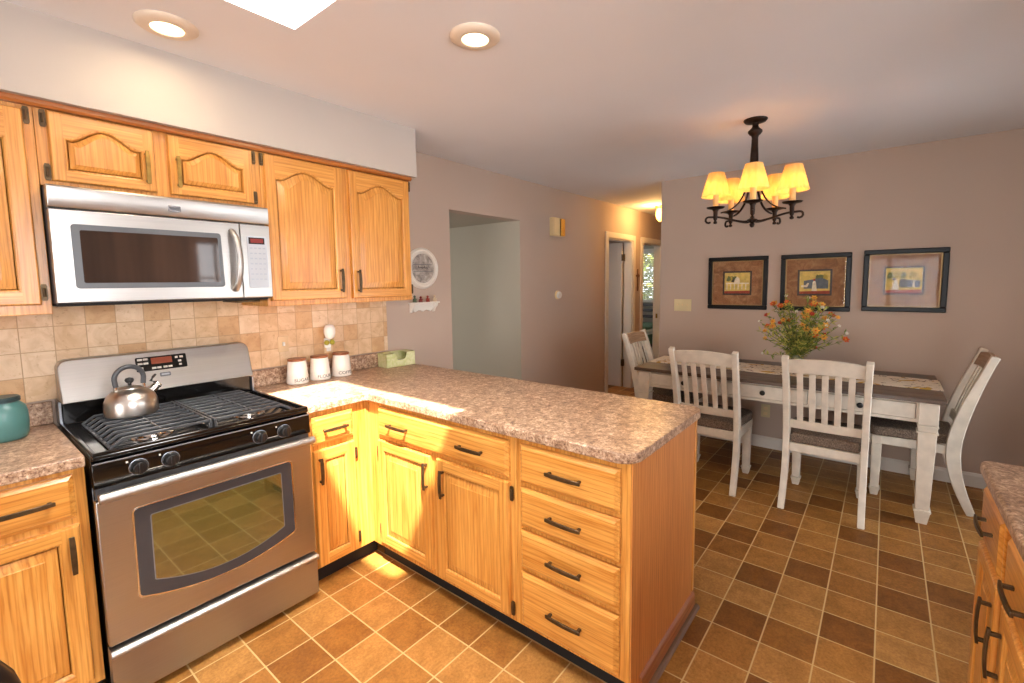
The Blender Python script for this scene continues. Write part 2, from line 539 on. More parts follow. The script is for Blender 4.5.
# ------------------------------------------------------------------ mesh builder
class MB:
    def __init__(self):
        self.v, self.f, self.mi = [], [], []
        self.cur = 0

    def add(self, vs_, fs):
        o = len(self.v)
        self.v += [tuple(p) for p in vs_]
        for f in fs:
            self.f.append(tuple(i + o for i in f))
            self.mi.append(self.cur)
        return self

    def box(self, x0, x1, y0, y1, z0, z1):
        return self.add([(x, y, z) for z in (z0, z1) for y in (y0, y1) for x in (x0, x1)],
                        [(0, 2, 3, 1), (4, 5, 7, 6), (0, 1, 5, 4), (2, 6, 7, 3), (0, 4, 6, 2), (1, 3, 7, 5)])

    def hexa(self, b, t):
        return self.add(list(b) + list(t), [(3, 2, 1, 0), (4, 5, 6, 7), (0, 1, 5, 4), (1, 2, 6, 5), (2, 3, 7, 6), (3, 0, 4, 7)])

    def prism(self, poly, axis, a, b):
        """poly: 2-D outline; axis 0: (y,z), 1: (x,z), 2: (x,y); between a and b along axis"""
        n = len(poly)

        def P(p, h):
            return ((h, p[0], p[1]), (p[0], h, p[1]), (p[0], p[1], h))[axis]
        vs_ = [P(p, a) for p in poly] + [P(p, b) for p in poly]
        fs = [tuple(range(n)), tuple(range(2 * n - 1, n - 1, -1))]
        fs += [(i, i + n, (i + 1) % n + n, (i + 1) % n) for i in range(n)]
        return self.add(vs_, fs)

    def lathe(self, prof, c=(0, 0, 0), n=24, M=None):
        """prof: (r, z) from bottom to top"""
        vs_ = []
        for r, z in prof:
            for k in range(n):
                a = 2 * pi * k / n
                p = Vector((r * cos(a), r * sin(a), z))
                if M is not None:
                    p = M @ p
                vs_.append((p.x + c[0], p.y + c[1], p.z + c[2]))
        fs = []
        m = len(prof)
        for i in range(m - 1):
            for k in range(n):
                fs.append((i * n + k, i * n + (k + 1) % n, (i + 1) * n + (k + 1) % n, (i + 1) * n + k))
        closed = prof[0] == prof[-1]
        if prof[0][0] > 1e-6 and not closed:
            fs.append(tuple(reversed(range(n))))
        if prof[-1][0] > 1e-6 and not closed:
            fs.append(tuple((m - 1) * n + k for k in range(n)))
        return self.add(vs_, fs)

    def tube(self, pts, r, n=8, cap=True, flat=1.0, up=None):
        pts = [Vector(p) for p in pts]
        m = len(pts)
        rs = r if isinstance(r, (list, tuple)) else [r] * m
        vs_ = []
        prev = None
        for i, p in enumerate(pts):
            t = (pts[min(i + 1, m - 1)] - pts[max(i - 1, 0)]).normalized()
            if prev is None:
                a = Vector(up) if up else (Vector((0, 0, 1)) if abs(t.z) < 0.9 else Vector((1, 0, 0)))
            else:
                a = prev
            a = (a - t * a.dot(t)).normalized()
            prev = a
            b = t.cross(a)
            for k in range(n):
                q = 2 * pi * k / n
                vs_.append(p + (a * cos(q) * flat + b * sin(q)) * rs[i])
        fs = []
        for i in range(m - 1):
            for k in range(n):
                fs.append((i * n + k, i * n + (k + 1) % n, (i + 1) * n + (k + 1) % n, (i + 1) * n + k))
        if cap:
            fs.append(tuple(reversed(range(n))))
            fs.append(tuple((m - 1) * n + k for k in range(n)))
        return self.add(vs_, fs)

    def bar(self, pts, w_, d_, up=(0, 0, 1)):
        """rectangular section swept along pts: w_ across, d_ along up"""
        pts = [Vector(p) for p in pts]
        m = len(pts)
        ws = w_ if isinstance(w_, (list, tuple)) else [w_] * m
        dd = d_ if isinstance(d_, (list, tuple)) else [d_] * m
        vs_ = []
        for i, p in enumerate(pts):
            t = (pts[min(i + 1, m - 1)] - pts[max(i - 1, 0)]).normalized()
            a = Vector(up)
            a = (a - t * a.dot(t)).normalized()
            b = t.cross(a)
            for s, q in ((-1, -1), (1, -1), (1, 1), (-1, 1)):
                vs_.append(p + b * s * ws[i] / 2 + a * q * dd[i] / 2)
        fs = []
        for i in range(m - 1):
            for k in range(4):
                fs.append((i * 4 + k, i * 4 + (k + 1) % 4, (i + 1) * 4 + (k + 1) % 4, (i + 1) * 4 + k))
        fs.append((3, 2, 1, 0))
        fs.append(tuple((m - 1) * 4 + k for k in range(4)))
        return self.add(vs_, fs)

    def build(self, name, mat, parent=None, bevel=0.0, smooth=35, seg=2, weld=False):
        me = bpy.data.meshes.new(name)
        me.from_pydata(self.v, [], self.f)
        mats = mat if isinstance(mat, (list, tuple)) else [mat]
        for m_ in mats:
            me.materials.append(MT[m_] if isinstance(m_, str) else m_)
        for p, i in zip(me.polygons, self.mi):
            p.material_index = i
        bm = bmesh.new()
        bm.from_mesh(me)
        if weld:
            bmesh.ops.remove_doubles(bm, verts=bm.verts, dist=1e-5)
        bmesh.ops.recalc_face_normals(bm, faces=bm.faces)
        bm.to_mesh(me)
        bm.free()
        if smooth:
            for p in me.polygons:
                p.use_smooth = True
            me.set_sharp_from_angle(angle=radians(smooth))
        o = bpy.data.objects.new(name, me)
        COL.objects.link(o)
        if parent is not None:
            o.parent = parent
        if bevel:
            b = o.modifiers.new('soft_edges', 'BEVEL')
            b.width = bevel
            b.segments = seg
            b.limit_method = 'ANGLE'
            b.angle_limit = radians(40)
        return o


def thing(name, label, cat, loc=(0, 0, 0), rotz=0.0, group=None):
    o = bpy.data.objects.new(name, None)
    o.empty_display_size = 0.1
    COL.objects.link(o)
    o.location = loc
    o.rotation_euler = (0, 0, rotz)
    o['label'], o['category'] = label, cat
    if group:
        o['group'] = group
    return o


def tag(o, label, cat, group=None):
    o['label'], o['category'] = label, cat
    if group:
        o['group'] = group
    return o


def struct(o):
    o['kind'] = 'structure'
    return o


def kids(o):
    return [c for c in bpy.data.objects if c.parent == o]


def copy_tree(o, parent=None):
    c = o.copy()
    COL.objects.link(c)
    c.parent = parent
    for ch in kids(o):
        copy_tree(ch, c)
    return c


def bez(p0, p1, p2, p3, n=10):
    p0, p1, p2, p3 = map(Vector, (p0, p1, p2, p3))
    return [(1 - t) ** 3 * p0 + 3 * (1 - t) ** 2 * t * p1 + 3 * (1 - t) * t * t * p2 + t ** 3 * p3 for t in [i / n for i in range(n + 1)]]


def text_mesh(s, size, depth=0.0004):
    cu = bpy.data.curves.new('lettering', 'FONT')
    cu.body = s
    cu.size = size
    cu.extrude = depth
    cu.align_x = 'CENTER'
    cu.align_y = 'CENTER'
    o = bpy.data.objects.new('lettering', cu)
    COL.objects.link(o)
    dg = bpy.context.evaluated_depsgraph_get()
    me = bpy.data.meshes.new_from_object(o.evaluated_get(dg))
    vs_ = [tuple(v.co) for v in me.vertices]
    fs = [tuple(p.vertices) for p in me.polygons]
    bpy.data.objects.remove(o)
    bpy.data.curves.remove(cu)
    bpy.data.meshes.remove(me)
    return vs_, fs


# ------------------------------------------------------------------ room shell
def tone_floor():
    i0, i1, j0, j1 = -28, 36, -5, 18
    vs_, fs, tones = [], [], []
    rnd = random.Random(3)
    lut = {}
    for i in range(i0, i1):
        for j in range(j0, j1):
            r = rnd.random()
            lut[(i, j)] = rnd.uniform(0.0, 0.18) if r < 0.2 else rnd.uniform(0.5, 1.0)
    for k, v in DARK.items():
        lut[k] = v
    bm = bmesh.new()
    lay = bm.faces.layers.float.new('tone')
    grid = {}

    def V(i, j):
        if (i, j) not in grid:
            grid[(i, j)] = bm.verts.new((GX + i * TS, GY - j * TS, 0))
        return grid[(i, j)]
    for (i, j), t in lut.items():
        if GX + i * TS > 7.4 or GX + (i + 1) * TS < -4.4:
            continue
        f = bm.faces.new((V(i, j), V(i, j + 1), V(i + 1, j + 1), V(i + 1, j)))
        f[lay] = t
    bm.normal_update()
    for f in bm.faces:
        if f.normal.z < 0:
            f.normal_flip()
    me = bpy.data.meshes.new('floor')
    bm.to_mesh(me)
    bm.free()
    me.materials.append(MT['floor'])
    o = bpy.data.objects.new('floor', me)
    COL.objects.link(o)
    return struct(o)


DARK = {k: 0.0 for k in ((3, 9), (4, 7), (5, 8), (5, 11), (6, 10), (7, 8), (8, 6), (8, 9), (8, 11), (9, 7), (9, 12), (10, 6), (10, 8), (10, 11), (11, 5), (11, 10), (12, 8), (13, 6), (13, 9), (13, 11), (14, 7))}
DARK[(-2, 1)] = 0.22
_r = random.Random(5)
for _i in range(-5, 15):
    for _j in range(-1, 14):
        DARK.setdefault((_i, _j), _r.uniform(0.35, 1.0))
tone_floor()

# ceiling with the skylight hole
SX0, SX1, SY0, SY1 = 0.14, 0.647, -2.14, -0.941
m = MB()
CX0, CX1, CY0, CY1 = XL - 0.1, 7.4, YB - 0.1, 0.0
for a, b, c, d in ((CX0, SX0, CY0, CY1), (SX1, CX1, CY0, CY1), (SX0, SX1, CY0, SY0), (SX0, SX1, SY1, CY1)):
    m.box(a, b, c, d, H, H + 0.1)
struct(m.build('ceiling', 'ceil', smooth=0))
m = MB()
for a, b, c, d in ((SX0 - 0.03, SX0, SY0 - 0.03, SY1 + 0.03), (SX1, SX1 + 0.03, SY0 - 0.03, SY1 + 0.03), (SX0, SX1, SY0 - 0.03, SY0), (SX0, SX1, SY1, SY1 + 0.03)):
    m.box(a, b, c, d, H + 0.1, H + 0.3)
struct(m.build('window_3', 'white', smooth=0))
m = MB().box(SX0, SX1, SY0, SY1, H + 0.285, H + 0.29)
pn = m.build('window_pane', 'winglass', bpy.data.objects['window_3'], smooth=0)

# stove wall (y = 0) with opening and two hall doors
OX0, OX1, OZ = 2.304, 3.205, 2.062
D1a, D1b, D2a, D2b, DZ = 4.965, 5.68, 6.005, 6.72, 2.02
WT = 0.12
m = MB()
m.box(XL - 0.1, OX0, 0, WT, 0, H + 0.1)
m.box(OX0, OX1, 0, WT, OZ, H + 0.1)
m.box(OX1, D1a, 0, WT, 0, H + 0.1)
m.box(D1a, D1b, 0, WT, DZ, H + 0.1)
m.box(D1b, D2a, 0, WT, 0, H + 0.1)
m.box(D2a, D2b, 0, WT, DZ, H + 0.1)
m.box(D2b, 7.4, 0, WT, 0, H + 0.1)
struct(m.build('wall_back', 'wall', smooth=0))
struct(MB().box(XD, 7.4, YC - WT, YC, 0, H).box(XD, XD + WT, YB, YC - WT, 0, H).build('wall_dining', 'wall', smooth=0))
struct(MB().box(7.28, 7.4, YC, 0, 0, H).build('wall_hall_end', 'wall', smooth=0))
# wall behind the camera with window over the sink
WX0, WX1, WZ0, WZ1 = 1.45, 1.88, 1.15, 2.0
SX0w, SX1w = -0.80, 0.45
m = MB()
DX0, DX1 = 2.25, 3.65
m.box(XL - 0.1, SX0w, YB - 0.1, YB, 0, H).box(SX1w, WX0, YB - 0.1, YB, 0, H).box(SX0w, SX1w, YB - 0.1, YB, 0, 1.1).box(SX0w, SX1w, YB - 0.1, YB, 2.12, H).box(WX1, DX0, YB - 0.1, YB, 0, H).box(DX1, XD + WT, YB - 0.1, YB, 0, H).box(DX0, DX1, YB - 0.1, YB, 2.06, H).box(WX0, WX1, YB - 0.1, YB, 0, WZ0).box(WX0, WX1, YB - 0.1, YB, WZ1, H)
struct(m.build('wall_front', 'wall', smooth=0))
m = MB()
for a, b, c, d in ((WX0, WX0 + .05, WZ0, WZ1), (WX1 - .05, WX1, WZ0, WZ1), (WX0, WX1, WZ0, WZ0 + .05), (WX0, WX1, WZ1 - .05, WZ1), (1.655, 1.680, WZ0, WZ1), (WX0, WX1, 1.56, 1.58)):
    m.box(a, b, YB - 0.07, YB - 0.03, c, d)
wf = struct(m.build('window_1', 'white', smooth=0))
MB().box(WX0, WX1, YB - 0.052, YB - 0.048, WZ0, WZ1).build('window_pane', 'winglass', wf, smooth=0)
m = MB()
for a, b, c, d in ((DX0, DX0 + .06, 0, 2.06), (DX1 - .06, DX1, 0, 2.06), (2.91, 2.99, 0, 2.06), (DX0, DX1, 2.0, 2.06), (DX0, DX1, 0, .06)):
    m.box(a, b, YB - 0.07, YB - 0.03, c, d)
gd = struct(m.build('door_4', 'white', smooth=0))  # made-up glass door, added as the opening for a fill lamp
MB().box(DX0, DX1, YB - 0.052, YB - 0.048, 0.02, 2.05).build('door_pane', 'winglass', gd, smooth=0)
struct(MB().box(-2.4, 5.2, YB - 1.9, YB - 0.101, H + 0.06, H + 0.14).build('added_sun_block', 'white', smooth=0))  # unseen roof added to keep the sun out of the front openings
m = MB()
for a, b, c, d in ((SX0w, SX0w + .05, 1.1, 2.12), (SX1w - .05, SX1w, 1.1, 2.12), (SX0w, SX1w, 1.1, 1.15), (SX0w, SX1w, 2.07, 2.12), (-.2, -.15, 1.1, 2.12)):
    m.box(a, b, YB - 0.07, YB - 0.03, c, d)
wf = struct(m.build('window_4', 'white', smooth=0))
MB().box(SX0w, SX1w, YB - 0.052, YB - 0.048, 1.1, 2.12).build('window_pane', 'winglass', wf, smooth=0)
# left wall with patio door
PY0, PY1, PZ = -3.6, -1.9, 2.08
m = MB()
m.box(XL - 0.1, XL, YB, PY0, 0, H).box(XL - 0.1, XL, PY1, 0, 0, H).box(XL - 0.1, XL, PY0, PY1, PZ, H)
struct(m.build('wall_left', 'wall', smooth=0))
m = MB()
for a, b, c, d in ((PY0, PY0 + .06, 0, PZ), (PY1 - .06, PY1, 0, PZ), (PY0, PY1, 0, .06), (PY0, PY1, PZ - .06, PZ), (-2.79, -2.71, 0, PZ)):
    m.box(XL - 0.07, XL - 0.03, a, b, c, d)
pf = struct(m.build('door_3', 'white', smooth=0))
MB().box(XL - 0.052, XL - 0.048, PY0, PY1, 0.02, PZ).build('door_pane', 'winglass', pf, smooth=0)

# soffit over the cabinets, tile splash, crown strip
struct(MB().box(-2.0, 1.676, -0.378, -0.0005, 2.150, H).build('ceiling_soffit', 'soffit', smooth=0))
struct(MB().prism([(-0.322, 2.127), (-0.345, 2.127), (-0.352, 2.135), (-0.352, 2.1495), (-0.322, 2.1495)], 0, -0.52, 1.656).build('trim_1', 'crown', smooth=0))


def splash():
    S = 0.1016
    bm = bmesh.new()
    lay = bm.faces.layers.float.new('tone')
    rnd = random.Random(11)
    for i in range(-10, 17):
        x0, x1 = 0.0255 + i * S, 0.0255 + (i + 1) * S
        x1 = min(x1, 1.680)
        for k in range(0, 5):
            z0, z1 = 1.0215 + k * S, 1.0215 + (k + 1) * S
            vs_ = [bm.verts.new(p) for p in ((x0, -0.006, z0), (x1, -0.006, z0), (x1, -0.006, z1), (x0, -0.006, z1))]
            f = bm.faces.new(vs_)
            f[lay] = rnd.choice((rnd.uniform(0, .25), rnd.uniform(.4, .7), rnd.uniform(.7, 1), rnd.uniform(.5, 1)))
    bmesh.ops.remove_doubles(bm, verts=bm.verts, dist=1e-5)
    ed = [e for e in bm.edges if e.is_boundary]
    r = bmesh.ops.extrude_edge_only(bm, edges=ed)
    for v in r['geom']:
        if isinstance(v, bmesh.types.BMVert):
            v.co.y = -0.0006
    bmesh.ops.recalc_face_normals(bm, faces=bm.faces)
    me = bpy.data.meshes.new('trim_2')
    bm.to_mesh(me)
    bm.free()
    me.materials.append(MT['tile'])
    o = bpy.data.objects.new('trim_2', me)
    COL.objects.link(o)
    struct(o)


splash()

# baseboard on the dining wall
struct(MB().prism([(XD - 0.0005, 0.0), (XD - 0.014, 0.0), (XD - 0.014, 0.08), (XD - 0.006, 0.098), (XD - 0.0005, 0.1)], 1, YB + 0.001, YC + 0.014).build('baseboard_dining', 'white', smooth=0))
struct(MB().box(OX1 + .001, D1a - 0.08, -0.012, -0.0005, 0, 0.09).build('baseboard_back', 'white', bevel=0.003, smooth=0))

# alcove behind the opening
m = MB()
m.box(OX1, OX1 + 0.1, WT, 2.6, 0, OZ + .1).box(1.2, OX1 + 0.1, 2.6, 2.7, 0, OZ + .1).box(1.1, 1.2, WT, 2.7, 0, OZ + .1).box(1.1, OX1 + .1, WT, 2.7, OZ + 0.001, OZ + .1)
m.box(OX1 - 0.002, OX1 + 0.0, 0.001, WT, 0, OZ - 0.001)
struct(m.build('wall_alcove', 'alcove', smooth=0))
struct(MB().box(1.1, OX1 + .1, WT, 2.7, -0.02, -0.001).build('floor_alcove', 'carpet', smooth=0))

# hall doors: casings, slabs standing open into the rooms beyond
BX1, BY1 = 9.7, 3.2
for n_, (a, b) in ((1, (D1a, D1b)), (2, (D2a, D2b))):
    m = MB()
    cw = 0.07
    for s in (-0.016,):
        m.box(a - cw, a, s, -0.0005, 0, DZ + cw).box(b, b + cw, s, -0.0005, 0, DZ + cw).box(a, b, s, -0.0005, DZ, DZ + cw)
    m.box(a, a + 0.018, 0.0, WT, 0, DZ).box(b - 0.018, b, 0.0, WT, 0, DZ).box(a + .018, b - .018, 0.0, WT, DZ - 0.018, DZ)
    cas = struct(m.build('door_%d' % n_, 'white', bevel=0.003, smooth=0))
    hs = b - 0.022 if n_ == 1 else a + 0.022          # hinge side
    sg = -1 if n_ == 1 else 1
    MB().box(min(hs, hs + sg * .038), max(hs, hs + sg * .038), WT + 0.01, WT + 0.70, 0.01, DZ - 0.02).build('door_slab', 'doorwhite', cas, bevel=0.002, smooth=0)
    for hz in (0.35, 1.80):
        MB().tube([(hs + sg * .044, WT + 0.002, hz - .045), (hs + sg * .044, WT + 0.002, hz + .045)], 0.008).box(min(hs - sg * .003, hs + sg * .04), max(hs - sg * .003, hs + sg * .04), WT - .02, WT + 0.004, hz - .045, hz + .045).build('hinge', 'bronze', cas)
    MB().lathe([(0.012, 0), (0.012, .03), (0.028, .04), (0.03, .055), (0.02, .068), (0, .07)], (hs + sg * .038, WT + 0.64, 0.95), 16, Matrix.Rotation(sg * pi / 2, 3, 'Y')).build('door_knob', 'brass', cas)
    if n_ == 2:
        MB().box(b - .0205, b - .018, .045, .075, .90, .97).build('strike_plate', 'brass', cas)
# rooms behind the doors
m = MB()
m.box(4.2, D2a - .1, 2.4, 2.5, 0, H).box(4.1, 4.2, WT, 2.5, 0, H).box(5.85, 5.90, WT, 2.4, 0, H)
m.box(4.1, 5.9, WT, 2.5, H, H + .1)
struct(m.build('wall_closet', 'wall', smooth=0))
struct(MB().box(4.1, BX1 + .1, WT, BY1, -0.02, -0.001).build('floor_bedroom', 'carpet', smooth=0))
BWY0, BWY1, BWZ0, BWZ1 = 0.95, 2.2, 1.06, 2.12
m = MB()
m.box(BX1, BX1 + .1, WT, BWY0, 0, H).box(BX1, BX1 + .1, BWY1, BY1, 0, H).box(BX1, BX1 + .1, BWY0, BWY1, 0, BWZ0).box(BX1, BX1 + .1, BWY0, BWY1, BWZ1, H)
m.box(5.9, BX1, BY1, BY1 + .1, 0, H).box(7.3, BX1, 0.02, WT, 0, H).box(5.9, BX1 + .1, WT, BY1, H, H + .1)
struct(m.build('wall_bedroom', 'alcove', smooth=0))
m = MB()
for a, b, c, d in ((BWY0 - .06, BWY0, BWZ0 - .06, BWZ1 + .06), (BWY1, BWY1 + .06, BWZ0 - .06, BWZ1 + .06), (BWY0, BWY1, BWZ0 - .06, BWZ0), (BWY0, BWY1, BWZ1, BWZ1 + .06)):
    m.box(BX1 - .02, BX1, a, b, c, d)
bw = struct(m.build('window_2', 'white', smooth=0))
MB().box(BX1 + .05, BX1 + .054, BWY0, BWY1, BWZ0, BWZ1).build('window_pane', 'winglass', bw, smooth=0)
t = thing('window_blind', 'white slatted blind in the bedroom window seen through the hall door', 'blind', (BX1 - .03, (BWY0 + BWY1) / 2, BWZ1))
m = MB()
k = 0
while BWZ1 - 0.04 - k * 0.043 > BWZ0 + .02:
    z = -0.04 - k * 0.043
    m.hexa([(-0.016, -.58, z - .014), (0.016, -.58, z + .012), (0.016, .58, z + .012), (-0.016, .58, z - .014)], [(-0.016, -.58, z - .012), (0.016, -.58, z + .014), (0.016, .58, z + .014), (-0.016, .58, z - .012)])
    k += 1
m.build('slats', 'whiteplastic', t, smooth=0)
MB().box(-.022, .022, -.59, .59, -.03, 0).build('headrail', 'whiteplastic', t, bevel=.003)



# ------------------------------------------------------------------ cabinet parts
def handle(parent, x, z, vertical, y=-0.02, L=0.13, mat='bronze'):
    """arched strap pull; local y = face of the door, projecting to -y"""
    h = L / 2
    m = MB()
    pr_ = 0.024
    pts = [(-h, -0.001), (-h, -0.010), (-h, -pr_ + 0.002), (-h * 0.55, -pr_ - 0.001), (0, -pr_ - 0.002), (h * 0.55, -pr_ - 0.001), (h, -pr_ + 0.002), (h, -0.010), (h, -0.001)]
    wd = [0.013, 0.012, 0.013, 0.015, 0.016, 0.015, 0.013, 0.012, 0.013]
    if vertical:
        m.bar([(x, y + q, z + p) for p, q in pts], wd, 0.006, up=(0, -0.2, 0.98))
        m = MB()
        m.bar([(x, y + q, z + p) for p, q in pts[2:7]], wd[2:7], 0.007, up=(0, -1, 0))
        for s in (-1, 1):
            m.bar([(x, y, z + s * (h - 0.012)), (x, y - pr_ + .001, z + s * (h - 0.012))], 0.011, 0.009, up=(0, 0, 1))
    else:
        m.bar([(x + p, y + q, z) for p, q in pts[2:7]], wd[2:7], 0.007, up=(0, -1, 0))
        for s in (-1, 1):
            m.bar([(x + s * (h - 0.012), y, z), (x + s * (h - 0.012), y - pr_ + .001, z)], 0.011, 0.009, up=(0, 0, 1))
    return m.build('handle', mat, parent, bevel=0.0015)


def hinge(parent, x, z, y=-0.02, mat='bronze'):
    m = MB()
    m.prism([(x - .006, z - .03), (x + .006, z - .03), (x + .009, z - .022), (x + .009, z + .022), (x + .006, z + .03), (x - .006, z + .03), (x - .009, z + .022), (x - .009, z - .022)], 1, y - 0.001, y - 0.005)
    m.tube([(x, y - .006, z - .017), (x, y - .006, z + .017)], 0.005, 8)
    return m.build('hinge', mat, parent)


def door(parent, x0, x1, z0, z1, yf, arch=0.0, hand=None, hinges=None, hl=0.13, hmat='bronze', hinmat='bronze', fw=0.047, flat=False):
    """raised panel door; front plane at yf, 20 mm thick; arch = rise of the cathedral top"""
    W, Hh = x1 - x0, z1 - z0
    th = 0.02
    hw = W / 2 - fw
    cx = (x0 + x1) / 2
    zb = fw
    zs = Hh - fw - arch - (0.008 if arch and Hh > .4 else 0)   # shoulder height

    def top(x):
        if not arch:
            return zs
        u = abs(x) / hw
        k = 0.86
        if u > k:
            return zs
        return zs + arch * (0.5 + 0.5 * cos(pi * u / k)) ** 0.72
    N = 28 if arch else 2

    def ring(ins, y):
        pts = [(-hw + ins, zb + ins), (hw - ins, zb + ins)]
        for k in range(N + 1):
            x = (hw - ins) * (1 - 2 * k / N)
            pts.append((x, top(x * hw / (hw - ins)) - ins))
        return [(cx + p[0], y, z0 + p[1]) for p in pts]
    d = MB()
    e = 0.006
    # outer edge: back rim -> front rim
    o_out = [(x0, z0), (x1, z0), (x1, z1), (x0, z1)]
    o_in = [(x0 + e, z0 + e), (x1 - e, z0 + e), (x1 - e, z1 - e), (x0 + e, z1 - e)]
    v = [(p[0], yf + th, p[1]) for p in o_out] + [(p[0], yf + 0.008, p[1]) for p in o_out] + [(p[0], yf + 0.0015, p[1]) for p in [(x0 + .003, z0 + .003), (x1 - .003, z0 + .003), (x1 - .003, z1 - .003), (x0 + .003, z1 - .003)]] + [(p[0], yf, p[1]) for p in o_in]
    fs = [(3, 2, 1, 0)]
    for r_ in range(3):
        for k in range(4):
            fs.append((r_ * 4 + k, r_ * 4 + (k + 1) % 4, (r_ + 1) * 4 + (k + 1) % 4, (r_ + 1) * 4 + k))
    d.add(v, fs)
    xl, xr = x0 + e, x1 - e
    zl, zt = z0 + e, z1 - e
    # stiles (vertical grain)
    for a, b in ((xl, cx - hw), (cx + hw, xr)):
        d.add([(a, yf, zl), (b, yf, zl), (b, yf, zt), (a, yf, zt)], [(0, 1, 2, 3)])
    # rails (horizontal grain)
    d.cur = 1
    d.add([(cx - hw, yf, zl), (cx + hw, yf, zl), (cx + hw, yf, z0 + zb), (cx - hw, yf, z0 + zb)], [(0, 1, 2, 3)])
    for k in range(N):
        xa, xb = hw * (1 - 2 * k / N), hw * (1 - 2 * (k + 1) / N)
        d.add([(cx + xa, yf, z0 + top(xa)), (cx + xb, yf, z0 + top(xb)), (cx + xb, yf, zt), (cx + xa, yf, zt)], [(0, 1, 2, 3)])
    # moulded sticking into the groove
    d.cur = 0
    rs = [ring(0, yf), ring(0.003, yf + 0.0015), ring(0.005, yf + 0.0015), ring(0.009, yf + 0.009)]
    for A, B in zip(rs, rs[1:]):
        n = len(A)
        d.add(A + B, [(i, (i + 1) % n, (i + 1) % n + n, i + n) for i in range(n)])
    o = d.build('door', ['oakv', 'oakh'], parent, smooth=25)
    p = MB()
    bi = 0.043 if zs - zb > 0.14 else 0.026
    rp = [ring(0.009, yf + 0.0095), ring(0.012, yf + 0.0095), ring(bi, yf + 0.0025), ring(bi + .002, yf + 0.001)]
    for A, B in zip(rp, rp[1:]):
        n = len(A)
        p.add(A + B, [(i, (i + 1) % n, (i + 1) % n + n, i + n) for i in range(n)])
    p.add(rp[-1], [tuple(range(len(rp[-1])))])
    p.add(rp[0], [tuple(reversed(range(len(rp[0]))))])
    p.build('panel', 'oakv', o, smooth=25)
    if hand:
        handle(o, hand[0], hand[1], True, yf, hl, hmat)
    for hx, hz in hinges or ():
        hinge(o, hx, hz, yf + 0.016, hinmat)
    return o


def drawer(parent, x0, x1, z0, z1, yf, hands=None, name='drawer', hl=0.135):
    m = MB()
    th = 0.02
    rings = [(0, th), (0, 0.011), (0.003, 0.0085), (0.0055, 0.0085), (0.016, 0.0)]
    v, fs = [], []
    for ins, y in rings:
        v += [(x0 + ins, yf + y, z0 + ins), (x1 - ins, yf + y, z0 + ins), (x1 - ins, yf + y, z1 - ins), (x0 + ins, yf + y, z1 - ins)]
    fs.append((3, 2, 1, 0))
    for r_ in range(len(rings) - 1):
        for k in range(4):
            fs.append((r_ * 4 + k, r_ * 4 + (k + 1) % 4, (r_ + 1) * 4 + (k + 1) % 4, (r_ + 1) * 4 + k))
    q = (len(rings) - 1) * 4
    fs.append((q, q + 1, q + 2, q + 3))
    m.add(v, fs)
    o = m.build(name, 'oakh', parent, smooth=20)
    for hx in hands if hands is not None else [(x0 + x1) / 2]:
        handle(o, hx, (z0 + z1) / 2, False, yf, hl)
    return o


def carcass(parent, x0, x1, y0, y1, z0, z1, mat='oakv'):
    return MB().box(x0, x1, y0, y1, z0, z1).build('body', mat, parent, bevel=0.002, smooth=0)


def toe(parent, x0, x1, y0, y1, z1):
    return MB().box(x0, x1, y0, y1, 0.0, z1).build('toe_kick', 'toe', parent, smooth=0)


# ------------------------------------------------------------------ wall cabinets (local frame: front at -y)
YU = -0.34
t = thing('wall_cabinet', 'tall oak wall cabinet left of the microwave, cut by the photo edge', 'cabinet', (-0.24, 0, 1.39), group='oak wall cabinets')
ox, oz = -0.24, 1.39
L = lambda x: x - ox
Z = lambda z: z - oz
carcass(t, L(-0.49), L(-0.006), -0.32, -0.001, 0, Z(2.149))
door(t, L(-0.455), L(-0.033), Z(1.425), Z(2.112), YU, 0.05, hand=(L(-0.43), Z(1.50)), hinges=[(L(-0.024), Z(2.093)), (L(-0.024), Z(1.47))])

t = thing('wall_cabinet', 'short two-door oak cabinet directly above the microwave', 'cabinet', (0.374, 0, 1.857), group='oak wall cabinets')
ox, oz = 0.374, 1.857
carcass(t, L(-0.005), L(0.756), -0.32, -0.001, 0, Z(2.149))
door(t, L(0.027), L(0.339), Z(1.875), Z(2.123), YU, 0.05, hand=(L(0.307), Z(1.968)), hinges=[(L(0.017), Z(2.093)), (L(0.017), Z(1.905))], hmat='brass', fw=0.039)
door(t, L(0.385), L(0.717), Z(1.875), Z(2.123), YU, 0.05, hand=(L(0.413), Z(1.968)), hinges=[(L(0.727), Z(2.093)), (L(0.727), Z(1.905))], hmat='brass', fw=0.039)

t = thing('wall_cabinet', 'tall two-door oak wall cabinet above the three white canisters', 'cabinet', (1.206, 0, 1.38), group='oak wall cabinets')
ox, oz = 1.206, 1.38
carcass(t, L(0.757), L(1.655), -0.32, -0.001, 0, Z(2.149))
door(t, L(0.771), L(1.180), Z(1.407), Z(2.123), YU, 0.055, hand=(L(1.147), Z(1.507)), hinges=[(L(0.7625), Z(2.093)), (L(0.7625), Z(1.45))])
door(t, L(1.222), L(1.641), Z(1.405), Z(2.123), YU, 0.055, hand=(L(1.256), Z(1.503)), hinges=[(L(1.650), Z(2.093)), (L(1.650), Z(1.45))])

# ------------------------------------------------------------------ base cabinets, stove wall
YF = -0.635
t = thing('base_cabinet', 'oak base cabinet left of the steel stove, drawer over one door', 'cabinet', (-0.22, 0, 0), group='oak base cabinets')
ox, oz = -0.22, 0
carcass(t, L(-0.46), L(-0.004), -0.615, -0.001, 0.1, 0.8845)
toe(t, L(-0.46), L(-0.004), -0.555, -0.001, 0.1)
drawer(t, L(-0.43), L(-0.034), 0.716, 0.866, YF, [L(-0.165)], hl=0.16)
door(t, L(-0.43), L(-0.031), 0.128, 0.692, YF, hand=(L(-0.056), 0.60))

